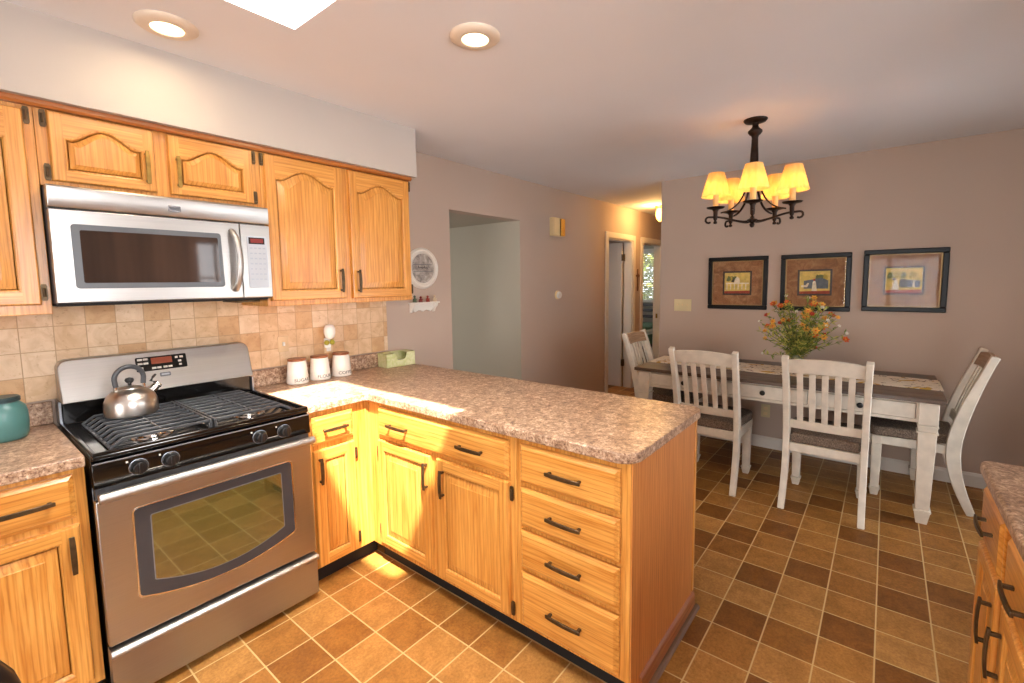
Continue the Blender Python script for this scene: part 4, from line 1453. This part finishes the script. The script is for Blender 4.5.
# ------------------------------------------------------------------ dining wall
t = thing('light_switch', 'almond three-toggle switch plate left of the framed pictures', 'switch', (XD - .0006, -1.195, 1.245), -pi / 2)
MB().box(-.082, .082, -.006, 0, -.057, .057).build('cover_plate', 'almond', t, bevel=.002)
for k in (-1, 0, 1):
    MB().box(k * .046 - .005, k * .046 + .005, -.016, -.0062, -.004, .012).build('toggle', 'cream', t, bevel=.001)
t = thing('wall_outlet', 'almond outlet plate low on the wall beneath the table', 'outlet', (XD - .0006, -1.94, .33), -pi / 2)
MB().box(-.036, .036, -.006, 0, -.057, .057).build('cover_plate', 'almond', t, bevel=.002)
MB().box(-.016, .016, -.0072, -.0062, .010, .036).box(-.016, .016, -.0072, -.0062, -.036, -.010).build('sockets', 'cream', t)

PIC_MAT = {}
for nm, rgb in (('pic_olive', (176, 150, 58)), ('pic_ochre', (206, 176, 92)), ('pic_red', (150, 56, 32)), ('pic_dark', (62, 52, 44)), ('pic_cream', (222, 208, 178)), ('pic_slate', (92, 98, 104)), ('pic_sage', (104, 108, 62))):
    MT[nm] = plain(nm, rgb, .7, 0, .12, 30)
PICS = [(-1.676, .245, 'leftmost framed print, yellow scene with a cream fence over a red ground'), (-2.262, .240, 'middle framed print behind the bouquet, figures before a grey cottage'), (-2.820, .230, 'rightmost framed print with window glare on its glass')]
for i, (py_, _, lab) in enumerate(PICS):
    wz, cz_ = .232, 1.452
    wy = .243 if i else .245
    if i == 2:
        cz_ = 1.462
    t = thing('framed_picture', lab, 'picture', (XD - .0006, py_, cz_), -pi / 2, 'framed prints over the dining table')
    if i == 1:
        t.rotation_euler = (0, radians(-.4), -pi / 2)
    fw_ = .036
    m = MB()
    for a, b, c, d in ((-wy, wy, wz - fw_, wz), (-wy, wy, -wz, -wz + fw_), (-wy, -wy + fw_, -wz + fw_, wz - fw_), (wy - fw_, wy, -wz + fw_, wz - fw_)):
        m.box(a, b, -.028, -.001, c, d)
    m.build('frame', 'frame', t, bevel=.006)
    m = MB()
    iy, iz = wy - fw_, wz - fw_
    for a, b, c, d in ((-iy, iy, iz - .007, iz), (-iy, iy, -iz, -iz + .007), (-iy, -iy + .007, -iz, iz), (iy - .007, iy, -iz, iz)):
        m.box(a, b, -.019, -.009, c, d)
    m.build('fillet', 'framefillet', t, smooth=0)
    MB().box(-iy, iy, -.008, -.002, -iz, iz).build('mat_board', 'mat', t, smooth=0)
    py2, pz2 = .119, .106
    m = MB()
    for a, b, c, d in ((-py2, py2, pz2 - .014, pz2), (-py2, py2, -pz2, -pz2 + .014), (-py2, -py2 + .014, -pz2 + .014, pz2 - .014), (py2 - .014, py2, -pz2 + .014, pz2 - .014)):
        m.box(a, b, -.0115, -.0082, c, d)
    m.build('inner_mat', 'wooddark', t, smooth=0)
    iy2, iz2 = py2 - .014, pz2 - .014
    q_ = iy2 / .084
    names = ['pic_ochre', 'pic_olive', 'pic_red', 'pic_dark', 'pic_cream', 'pic_slate', 'pic_sage']
    m = MB()
    y_ = -.0085

    def patch(mi, poly, k):
        m.cur = mi
        m.add([(max(-iy2, min(iy2, a * (q_ if k > 1 else 1))), y_ - .0002 * k, max(-iz2, min(iz2, b * (q_ if k > 1 else 1)))) for a, b in poly], [tuple(range(len(poly)))])
    patch(0, [(-iy2, -iz2), (iy2, -iz2), (iy2, iz2), (-iy2, iz2)], 0)
    patch(2, [(-iy2, -iz2), (iy2, -iz2), (iy2, -iz2 + .026), (-iy2, -iz2 + .020)], 1)
    rnd = random.Random(i + 4)
    for q in range(5):
        a = rnd.uniform(-.08, .05)
        patch(1 if q % 2 else 6, [(a, .018), (a + .012, .010), (a + .030, .022), (a + .026, .045), (a + .010, .052)], 2 + q)
    if i == 0:
        for q in range(6):
            a = -.07 + q * .025
            patch(4, [(a, -.045), (a + .006, -.045), (a + .006, .004), (a, .004)], 8)
        patch(4, [(-.075, -.006), (.078, -.006), (.078, .002), (-.075, .002)], 9)
        patch(4, [(-.02, 0), (.02, 0), (.014, .035), (0, .046), (-.014, .03)], 10)
        patch(3, [(-.04, .01), (-.02, .005), (-.025, .035)], 11)
    elif i == 1:
        patch(5, [(-.06, -.04), (.075, -.04), (.075, .012), (.04, .030), (-.06, .012)], 8)
        patch(4, [(-.015, -.055), (.014, -.055), (.008, .005), (-.004, .012), (-.010, .002)], 9)
        patch(4, [(-.075, -.03), (-.04, -.03), (-.03, -.005), (-.038, -.002), (-.05, -.016), (-.075, -.018)], 10)
        patch(2, [(-.008, .010), (.004, .010), (.002, .024), (-.006, .024)], 11)
    else:
        patch(5, [(-.01, -.04), (.075, -.04), (.075, 0), (-.01, .006)], 8)
        patch(4, [(-.055, -.055), (-.020, -.055), (-.030, .002), (-.042, .002)], 9)
        patch(3, [(-.02, -.035), (.005, -.045), (.022, -.02), (.008, .012), (-.018, .006)], 10)
        patch(4, [(.04, -.04), (.052, -.04), (.050, .006), (.044, .006)], 11)
        patch(3, [(-.052, .002), (-.036, .002), (-.038, .018), (-.050, .018)], 12)
    m.build('print', names, t, smooth=0)
    MB().box(-iy + .001, iy - .001, -.0225, -.0205, -iz + .001, iz - .001).build('glass', 'picglass', t, smooth=0)

# ------------------------------------------------------------------ dining table
TZ = 0.775
TX0, TX1, TY0, TY1 = 3.290, 4.185, -3.030, -1.118
tcx, tcy = (TX0 + TX1) / 2, (TY0 + TY1) / 2
t = thing('dining_table', 'long cream dining table with weathered brown top against the picture wall', 'table', (tcx, tcy, 0), -pi / 2)
# local x = along the length (-world y), local y = world x ; front (chairs side) is -y
hl, hd = (TY1 - TY0) / 2, (TX1 - TX0) / 2
m = MB()
for k in range(6):
    a = -hd + k * (2 * hd / 6)
    m.box(-hl, hl, a + (.0008 if k else 0), a + 2 * hd / 6 - (.0008 if k < 5 else 0), TZ - .026, TZ)
MT['tabletop_l'] = oak('weathered_brown_boards', 0, (64, 49, 40), (110, 88, 72), 0.4)
m.build('tabletop', 'tabletop_l', t, bevel=.003)
az0, az1 = .620, TZ - .0265
ax, ay = hl - .045, hd - .035
dw = (2 * ax - .16) / 3
slots = [(-ax + .08 + k * dw + .010, -ax + .08 + (k + 1) * dw - .010) for k in range(3)]
dz0, dz1 = az0 + .022, az1 - .016
m = MB()
m.box(-ax, ax, -ay, -ay + .022, az0, dz0 - .003).box(-ax, ax, -ay, -ay + .022, dz1 + .003, az1)
edges = [-ax] + [e_ for sl in slots for e_ in (sl[0] - .003, sl[1] + .003)] + [ax]
for k in range(0, len(edges), 2):
    m.box(edges[k], edges[k + 1], -ay, -ay + .022, dz0 - .003, dz1 + .003)
m.box(-ax, ax, ay - .022, ay, az0, az1).box(-ax, -ax + .022, -ay + .023, ay - .023, az0, az1).box(ax - .022, ax, -ay + .023, ay - .023, az0, az1)
m.build('apron', 'chair', t, bevel=.0015)
MB().box(-ax + .024, ax - .024, -ay + .0225, -ay + .03, az0, az1).build('gap_shade_sheet', 'wooddark', t)  # dark sheet that paints the shade inside the gaps around the drawers
for x0_, x1_ in slots:
    d_ = MB().box(x0_, x1_, -ay - .003, -ay + .018, dz0, dz1).build('drawer', 'chair', t, bevel=.003)
    MB().lathe([(.007, 0), (.007, .012), (.017, .018), (.018, .024), (.012, .030), (0, .031)], ((x0_ + x1_) / 2, -ay - .0032, (az0 + az1) / 2 + .002), 16, Matrix.Rotation(pi / 2, 3, 'X')).build('knob', 'knob', d_, smooth=60)


def sq_leg(m_, x_, y_, ztop, sec):
    for z0_, z1_, a_, b_ in sec:
        m_.hexa([(x_ - a_, y_ - a_, z0_), (x_ + a_, y_ - a_, z0_), (x_ + a_, y_ + a_, z0_), (x_ - a_, y_ + a_, z0_)],
                [(x_ - b_, y_ - b_, z1_), (x_ + b_, y_ - b_, z1_), (x_ + b_, y_ + b_, z1_), (x_ - b_, y_ + b_, z1_)])
    return m_


for sx_ in (-1, 1):
    for sy_ in (-1, 1):
        sec = [(0, .075, .026, .038), (.0752, .090, .041, .041), (.0902, .560, .033, .044), (.5602, .572, .050, .050), (.5722, .600, .043, .046), (.6002, .612, .049, .049), (.6122, TZ - .0266, .046, .046)]
        sq_leg(MB(), sx_ * (ax - .03), sy_ * (ay - .03), 0, sec).build('leg', 'chair', t, bevel=.003)

o = MB().box(-.20, .20, -hl - .004, hl + .004, 0, .0022)
# runner lies along the table and drops slightly at both ends
m = MB()
n_ = 40
top_, bot_ = [], []
ys = [TY0 - .006 + (TY1 - TY0 + .012) * k / n_ for k in range(n_ + 1)]
vs_ = []
for y_ in ys:
    for x_ in (3.59, 3.98):
        vs_.append((x_, y_, TZ + .0025 + .0006 * sin(y_ * 23 + x_ * 9)))
vs2 = [(a, b, c - .002) for a, b, c in vs_]
fs = []
for k in range(n_):
    fs.append((2 * k, 2 * k + 1, 2 * k + 3, 2 * k + 2))
    q = len(vs_)
    fs.append((q + 2 * k + 2, q + 2 * k + 3, q + 2 * k + 1, q + 2 * k))
    fs.append((2 * k, 2 * k + 2, q + 2 * k + 2, q + 2 * k))
    fs.append((2 * k + 1, q + 2 * k + 1, q + 2 * k + 3, 2 * k + 3))
o = MB().add(vs_ + vs2, fs).build('table_runner', 'runner', smooth=30)
tag(o, 'cream table runner printed with mustard leaves along the dining table', 'table runner')


# ------------------------------------------------------------------ dining chairs
def make_chair():
    t_ = thing('dining_chair', 'chair', 'chair')
    W = .206
    fy, sy, ty = -.25, -.150, -.300       # rear foot, seat joint, top
    for s in (-1, 1):
        pts = bez((s * W * 1.02, fy, 0), (s * W * 1.0, fy + .075, .17), (s * W, sy + .015, .30), (s * W, sy, .46), 8)[:-1] + bez((s * W, sy, .46), (s * W, sy - .020, .62), (s * W, ty + .07, .80), (s * (W + .006), ty, 1.005), 8)
        n = len(pts)
        dd = [.042 + .030 * sin(pi * min(1, i / (n - 1) * 1.1)) for i in range(n)]
        MB().bar(pts, [.036] * n, dd, up=(0, 1, 0)).build('back_post', 'chair', t_, bevel=.004, smooth=50)

    def yb(z):
        u = max(0, (z - .46) / (1.005 - .46))
        return sy + (ty - sy) * (u ** 1.35)

    def rail(name, z0, z1, crown, bow, th_, half):
        NX = 14
        v_ = []
        for k in range(NX + 1):
            u = -1 + 2 * k / NX
            bo_ = -bow * (1 - u * u)
            cr = crown * (1 - u * u)
            for z, c_, dy in ((z0, cr * .4, -th_), (z0, cr * .4, th_), (z1, cr, th_), (z1, cr, -th_)):
                v_.append((u * half, yb(z) + bo_ + dy, z + c_))
        f_ = [(3, 2, 1, 0), tuple(NX * 4 + q for q in range(4))]
        for k in range(NX):
            for q in range(4):
                f_.append((k * 4 + q, k * 4 + (q + 1) % 4, (k + 1) * 4 + (q + 1) % 4, (k + 1) * 4 + q))
        return MB().add(v_, f_).build(name, 'chair', t_, bevel=.003, smooth=40)
    rail('crest_rail', .900, .985, .016, .016, .011, W - .012)
    rail('lower_rail', .526, .582, .0, .010, .010, W - .016)
    for k in range(5):
        u = (-2 + k) / 2 * .64
        pts = [(u * W, yb(z) - .016 * (1 - u * u) * (.6 + .4 * (z - .58) / .33), z) for z in (.5825, .66, .74, .82, .9045)]
        MB().bar(pts, .034, .010, up=(0, 1, 0)).build('slat', 'chair', t_, bevel=.002)
    m_ = MB()
    z0_, z1_ = .365, .422
    fyy = .288
    m_.box(-W + .019, W - .019, sy - .010, sy + .014, z0_, z1_)
    m_.box(-W - .010, W + .010, fyy - .022, fyy, z0_, z1_)
    for s in (-1, 1):
        m_.hexa([(s * W - .010, sy + .030, z0_), (s * W + .010, sy + .030, z0_), (s * (W + .010), fyy - .023, z0_), (s * (W - .010), fyy - .023, z0_)],
                [(s * W - .010, sy + .030, z1_), (s * W + .010, sy + .030, z1_), (s * (W + .010), fyy - .023, z1_), (s * (W - .010), fyy - .023, z1_)])
    m_.build('seat_frame', 'chair', t_, bevel=.003)
    o_ = rounded([(-W + .022, sy - .006, .015), (W - .022, sy - .006, .015), (W + .028, fyy + .020, .08), (-W - .028, fyy + .020, .08)], 8)
    cu = MB().prism(o_, 2, .4225, .486)
    cu.build('seat_cushion', 'tweed', t_, bevel=.022, seg=5, smooth=60)
    for s in (-1, 1):
        sec = [(0, .045, .020, .028), (.0452, .058, .031, .031), (.0582, .364, .024, .029), (.3642, .422, .029, .029)]
        sq_leg(MB(), s * (W - .016), fyy - .054, 0, sec).build('front_leg', 'chair', t_, bevel=.003)
    return t_


proto = make_chair()
CH = [((3.285, -1.750), -90, 'cream slat-back chair tucked under the table, nearer the peninsula'),
      ((3.290, -2.462), -90, 'cream slat-back chair tucked under the table, directly below the bouquet'),
      ((3.850, -2.955), 0, 'cream chair at the right head of the table, seen in profile'),
      ((3.848, -1.160), 180, 'cream chair at the far left head of the table by the hallway')]
for i, ((x_, y_), a_, lab) in enumerate(CH):
    c_ = proto if i == 0 else copy_tree(proto)
    c_.location = (x_, y_, 0)
    c_.rotation_euler = (0, 0, radians(a_))
    c_['label'] = lab
    c_['group'] = 'cream slat-back chairs around the dining table'
for c_ in [o_ for o_ in bpy.data.objects if o_.get('category') == 'chair' and o_ is not proto]:
    pass
# natural wood crest on the two head chairs
for c_ in [o_ for o_ in bpy.data.objects if o_.get('category') == 'chair'][2:4]:
    for p_ in kids(c_):
        if p_.name.startswith('crest_rail'):
            p_.data = p_.data.copy()
            p_.data.materials.clear()
            p_.data.materials.append(MT['chairtop'])
            p_['label'] = 'bare driftwood crest rail'

# ------------------------------------------------------------------ vase and bouquet
VX, VY = 3.78, -2.215
t = thing('flower_vase', 'slim green-grey glass vase on the table runner behind a chair', 'vase', (VX, VY, TZ + .0035))
MT['vase'] = plain('vase_glaze', (128, 130, 104), .2)
MB().lathe([(.036, 0), (.042, .004), (.046, .03), (.043, .09), (.036, .115), (.040, .128), (.037, .127), (.032, .112), (.038, .085), (.040, .03), (.0, .012)], n=28).build('vase_body', 'vase', t, smooth=60)
MB().lathe([(.0405, .126), (.0425, .129), (.0405, .132), (.0385, .129), (.0405, .126)], n=28).build('lip', 'vase', t, smooth=60)
t = thing('flower_bouquet', 'loose wildflower bouquet of orange, yellow and white blooms on the table', 'flowers', (VX, VY, TZ + .02))
rnd = random.Random(21)
stems, leaves, tips = MB(), MB(), []


def leaf(m_, p, d, n_, L_, w_):
    d = Vector(d).normalized()
    s_ = d.cross(Vector(n_)).normalized()
    u_ = s_.cross(d)
    p = Vector(p)
    v_ = [p, p + d * L_ * .35 + s_ * w_ + u_ * .004, p + d * L_ * .35 - s_ * w_ + u_ * .004, p + d * L_ * .75 + s_ * w_ * .6, p + d * L_ * .75 - s_ * w_ * .6, p + d * L_, p + d * L_ * .5 - u_ * .003]
    m_.add(v_, [(0, 1, 6), (0, 6, 2), (1, 3, 6), (2, 6, 4), (3, 5, 6), (6, 5, 4)])


for k in range(64):
    a_ = rnd.uniform(0, 2 * pi)
    sp_ = rnd.uniform(.08, 1) ** .7
    rx_ = .23 * sp_ * cos(a_)
    ry_ = .33 * sp_ * sin(a_)
    hz = .58 - .22 * sp_ ** 2 - rnd.random() ** 1.5 * .26
    if rx_ > 0.16:
        rx_ = .16
    p0 = Vector((rnd.uniform(-.012, .012), rnd.uniform(-.012, .012), 0))
    p3 = Vector((rx_, ry_, hz))
    pts = bez(p0, (p0.x, p0.y, .18), (rx_ * .45, ry_ * .45, hz * .62), p3, 7)
    stems.tube(pts, [.0026 - .0012 * i / 7 for i in range(8)], 5)
    tips.append((p3, (pts[-1] - pts[-2]).normalized()))
    for i in range(2, 8):
        for q in range(5):
            d_ = Vector((rnd.uniform(-1, 1), rnd.uniform(-1, 1), rnd.uniform(-.3, 1)))
            leaves.cur = 0 if rnd.random() < .5 else 1
            j_ = rnd.random()
            pp = pts[i - 1].lerp(pts[i], j_)
            leaf(leaves, pp, d_, (rnd.uniform(-.5, .5), rnd.uniform(-.5, .5), 1), rnd.uniform(.026, .058), rnd.uniform(.004, .009))
stems.build('stems', 'stem', t)
lf = leaves.build('leaves', ['green', 'green2'], t, smooth=0)
lf['kind'] = 'stuff'
fl = {}
for nm, petals, r_, mats_ in (('orange', 6, .021, ['orange', 'yellow']), ('red', 7, .017, ['red', 'orange']), ('yellow', 6, .022, ['yellow', 'orange']), ('petalw', 6, .012, ['petalw', 'yellow'])):
    m = MB()
    for layer, (rr, tilt) in enumerate(((1.0, .35), (.7, .9))):
        for k in range(petals):
            a_ = 2 * pi * (k + .5 * layer) / petals
            d_ = Vector((cos(a_) * cos(tilt), sin(a_) * cos(tilt), sin(tilt)))
            leaf(m, Vector((0, 0, .001 * layer)), d_, (0, 0, 1), r_ * rr, r_ * .36)
    m.cur = 1
    m.lathe([(.0, -.002), (r_ * .22, 0), (r_ * .2, r_ * .25), (0, r_ * .34)], n=8)
    b_ = m.build('blossom', mats_, t, smooth=0)
    fl[nm] = b_
used_ = set()
order = ['orange', 'yellow', 'yellow', 'orange', 'petalw', 'yellow', 'red', 'yellow', 'petalw', 'orange']
for k, (p_, d_) in enumerate(tips):
    if k % 10 == 9:
        continue
    nm = order[k % len(order)]
    if nm not in used_:
        o_ = fl[nm]
        used_.add(nm)
    else:
        o_ = fl[nm].copy()
        COL.objects.link(o_)
    o_.parent = t
    o_.location = p_
    dd = (d_ * .5 + Vector((-.8, -.05, .25))).normalized()
    o_.rotation_mode = 'QUATERNION'
    o_.rotation_quaternion = dd.to_track_quat('Z', 'Y')
    s_ = rnd.uniform(.9, 1.5)
    o_.scale = (s_, s_, s_)

# ------------------------------------------------------------------ chandelier
CXp, CYp = 2.882, -2.06
t = thing('chandelier', 'five-arm bronze iron chandelier with cream shades over the dining table', 'chandelier', (CXp, CYp, H))
# everything hangs below the local origin
MB().lathe([(0, -.022), (.030, -.022), (.058, -.014), (.066, -.004), (.066, -.0005)], n=32).build('canopy', 'iron', t, smooth=40)
MB().lathe([(0, -.275), (.020, -.272), (.024, -.25), (.022, -.20), (.019, -.15), (.018, -.105), (.021, -.095), (.030, -.088), (.040, -.075), (.040, -.066), (.028, -.055), (.020, -.048), (.016, -.035), (.020, -.0225)], n=24).build('stem', 'iron', t, smooth=40)
MB().lathe([(0, -.640), (.010, -.635), (.016, -.620), (.010, -.610), (.018, -.606), (.030, -.598), (.030, -.590), (.018, -.585), (.010, -.575), (0, -.57)], n=20).build('hub', 'iron', t, smooth=40)
for k in range(5):
    a_ = radians(192 + 72 * k)
    c_, s_ = cos(a_), sin(a_)

    def P(r_, z_):
        return (c_ * r_, s_ * r_, z_)
    m = MB()
    m.bar(bez(P(.016, -.255), P(.03, -.44), P(.08, -.53), P(.185, -.545), 12), .009, .012, up=(-s_, c_, 0))
    m.bar([P(.028, -.600)] + bez(P(.05, -.602), P(.11, -.596), P(.15, -.575), P(.205, -.570), 8) + [P(.255, -.569)] + [P(.255 + .018 * sin(q), -.569 - .018 + .018 * cos(q)) for q in (.5, 1.1, 1.8, 2.5, 3.2, 3.9)], .012, .010, up=(-s_, c_, 0))
    arm = m.build('arm', 'iron', t, bevel=.002)
    m = MB()
    m.lathe([(0, -.612), (.010, -.609), (.012, -.600), (.006, -.592), (.012, -.582), (.013, -.536), (.020, -.524), (.048, -.517), (.054, -.510), (.050, -.511), (.016, -.516), (0, -.516)], P(.215, 0), 24)
    m.build('drip_cup', 'iron', arm, smooth=40)
    MB().lathe([(.0165, -.5158), (.0165, -.435), (.012, -.430), (0, -.430)], P(.215, 0), 20).build('candle_sleeve', 'candle', arm, smooth=40)
    sh = MB()
    sh.lathe([(.084, -.446), (.0825, -.440), (.046, -.308), (.046, -.304)], P(.215, 0), 40)
    me = sh
    me.f = [f for f in me.f if len(f) == 4]
    me.mi = me.mi[:len(me.f)]
    so_ = me.build('lamp_shade', 'shade', arm, smooth=60)
    MT['bulbglow'] = MT.get('bulbglow') or emit('bulb_glass', (255, 178, 84), 150.0)
    MB().lathe([(.005, -.4295), (.010, -.422), (.011, -.414), (.007, -.402), (0, -.396)], P(.215, 0), 14).build('bulb', 'bulbglow', arm, smooth=60)

# ------------------------------------------------------------------ ceiling lamps
for (x_, y_), lab in (((.335, -.615), 'round recessed ceiling light above the stove, near the soffit'), ((1.113, -1.427), 'round recessed ceiling light above the peninsula')):
    t = thing('recessed_light', lab, 'ceiling light', (x_, y_, H), group='recessed ceiling lights')
    MB().lathe([(.052, -.016), (.058, -.018), (.085, -.014), (.097, -.006), (.098, -.0005), (.052, -.0005), (.052, -.016)], n=48).build('trim_ring', 'rimwhite', t, smooth=50)
    MB().lathe([(0, -.0125), (.0515, -.0125), (.0515, -.0008)], n=40).build('lens', 'reflens', t, smooth=30)
    ad = bpy.data.lights.new('recessed_lamp', 'AREA')
    ad.shape = 'DISK'
    ad.size = .10
    ad.energy = 5 if y_ < -1 else 1.4
    ad.color = (1.0, .78, .50)
    ao = bpy.data.objects.new('recessed_lamp', ad)
    COL.objects.link(ao)
    ao.parent = t
    ao.location = (0, 0, -.021)

t = thing('hall_light', 'brass and amber glass flush light on the hall ceiling', 'ceiling light', (5.66, -.385, H))
MB().lathe([(0, -.03), (.035, -.03), (.065, -.015), (.07, -.0005)], n=28).build('brass_base', 'gold', t, smooth=50)
MT['amber'] = emit('amber_glass', (255, 176, 88), 5.0)
MB().lathe([(0, -.20), (.02, -.195), (.045, -.16), (.055, -.11), (.05, -.06), (.04, -.0305)], n=28).build('glass_shade', 'amber', t, smooth=60)
pd = bpy.data.lights.new('hall_bulb', 'POINT')
pd.energy = 13
pd.color = (1.0, .58, .20)
pd.shadow_soft_size = .06
po = bpy.data.objects.new('hall_bulb', pd)
COL.objects.link(po)
po.parent = t
po.location = (-.10, 0.02, -.12)

area('added_fill_closet', (4.3, 1.2, 1.5), (1, 0, -.05), 1.2, 1.2, 4.5, (1.0, .96, .92))  # added fill lamp for the room behind the door, no window built there
area('added_fill_alcove', (1.25, 1.3, 1.2), (1, -.1, 0), 1.6, 1.4, 15, (1.0, .98, .93))  # added fill lamp that brightens the alcove walls

# ------------------------------------------------------------------ bedroom seen through the hall door
t = thing('bed', 'dark-framed bed with a green blanket under the bedroom window', 'bed', (8.75, 1.45, 0))
m = MB()
for s in (-1, 1):
    m.box(.80, .86, s * .72 - .03, s * .72 + .03, 0, .98)
for z_ in (.50, .66, .80, .92):
    m.box(.81, .85, -.69, .69, z_, z_ + .06)
m.build('headboard', 'wooddark', t, bevel=.004)
MB().box(-1.1, .795, -.72, .72, .22, .34).build('bed_frame', 'wooddark', t, bevel=.004)
MB().box(-1.08, .79, -.70, .70, .341, .56).build('mattress', 'tissue', t, bevel=.04, seg=3)
m = MB()
n_ = 14
vs_ = []
for k in range(n_ + 1):
    u = -1 + 2 * k / n_
    for x_ in (-1.13, -.4, .3, .70):
        y_ = u * .76
        z_ = .60 + .05 * sin(x_ * 5 + 2) * (1 - abs(u)) if abs(u) < .93 else .30
        vs_.append((x_, y_, z_))
fs = [(k * 4 + i, k * 4 + i + 1, (k + 1) * 4 + i + 1, (k + 1) * 4 + i) for k in range(n_) for i in range(3)]
o_ = m.add(vs_, fs).build('blanket', 'blanket', t, smooth=60)
sm = o_.modifiers.new('thickness', 'SOLIDIFY')
sm.thickness = .03
for s in (-1, 1):
    MB().box(-1.12, -1.06, s * .69 - .03, s * .69 + .03, 0, .22).build('bed_leg', 'wooddark', t)
t = thing('garden_tree', 'leafy green tree outside the bedroom window behind the blind', 'tree', (11.9, 1.9, -.3))
MB().tube([(0, 0, 0), (.03, .02, .9), (-.02, 0, 1.6)], [.11, .09, .06], 10).build('trunk', 'wooddark', t)
m = MB()
rnd = random.Random(8)
for k in range(2600):
    d_ = Vector((rnd.gauss(0, 1), rnd.gauss(0, 1), rnd.gauss(0, 1))).normalized()
    r_ = rnd.uniform(.55, 1.0)
    p_ = Vector((d_.x * .9 * r_, d_.y * 1.6 * r_, 1.75 + d_.z * 1.35 * r_))
    m.cur = k % 2
    leaf(m, p_, (rnd.uniform(-1, 1), rnd.uniform(-1, 1), rnd.uniform(-1, .4)), (rnd.uniform(-.5, .5), rnd.uniform(-.5, .5), 1), rnd.uniform(.14, .26), rnd.uniform(.04, .07))
o_ = m.build('crown', ['green', 'green2'], t, smooth=0)
o_['kind'] = 'stuff'
struct(MB().box(9.8, 16, -4, 8, -.4, -.3).build('ground_garden', 'green', smooth=0))
area('added_fill_bedroom', (8.2, 2.95, 2.0), (-.1, -1, -.6), 1.0, .6, 7, (.95, 1.0, .92))  # added fill lamp inside the bedroom, apart from its window

# ------------------------------------------------------------------ black chair in the lower left corner
t = thing('cafe_chair', 'black metal chair whose curved back shows in the lower left corner', 'chair', (-.487, -1.31, 0), radians(3))
m = MB()
W = .225
hoop = [(-W, -.17, .45)] + bez((-W, -.19, .55), (-W - .03, -.24, .84), (-W + .02, -.275, .918), (0, -.28, .924), 10) + bez((0, -.28, .924), (W - .02, -.275, .918), (W + .03, -.24, .84), (W, -.19, .55), 10)[1:] + [(W, -.17, .45)]
m.tube(hoop, .0150, 12)
m.build('back_hoop', 'tubeblack', t, smooth=60)
for u in (-.11, 0, .11):
    MB().tube([(u, -.185, .47), (u, -.235, .70), (u, -.274, .912 - abs(u) * .12)], .007, 8).build('back_rod', 'tubeblack', t)
MB().lathe([(.0, .440), (.20, .440), (.222, .450), (.226, .462), (.215, .474), (0, .478)], n=36).build('seat', 'seatblack', t, smooth=40)
for sx_ in (-1, 1):
    for sy_ in (-1, 1):
        MB().tube([(sx_ * .15, sy_ * .14, .4395), (sx_ * .20, sy_ * .19, 0.004)], [.013, .011], 10).build('leg', 'tubeblack', t)
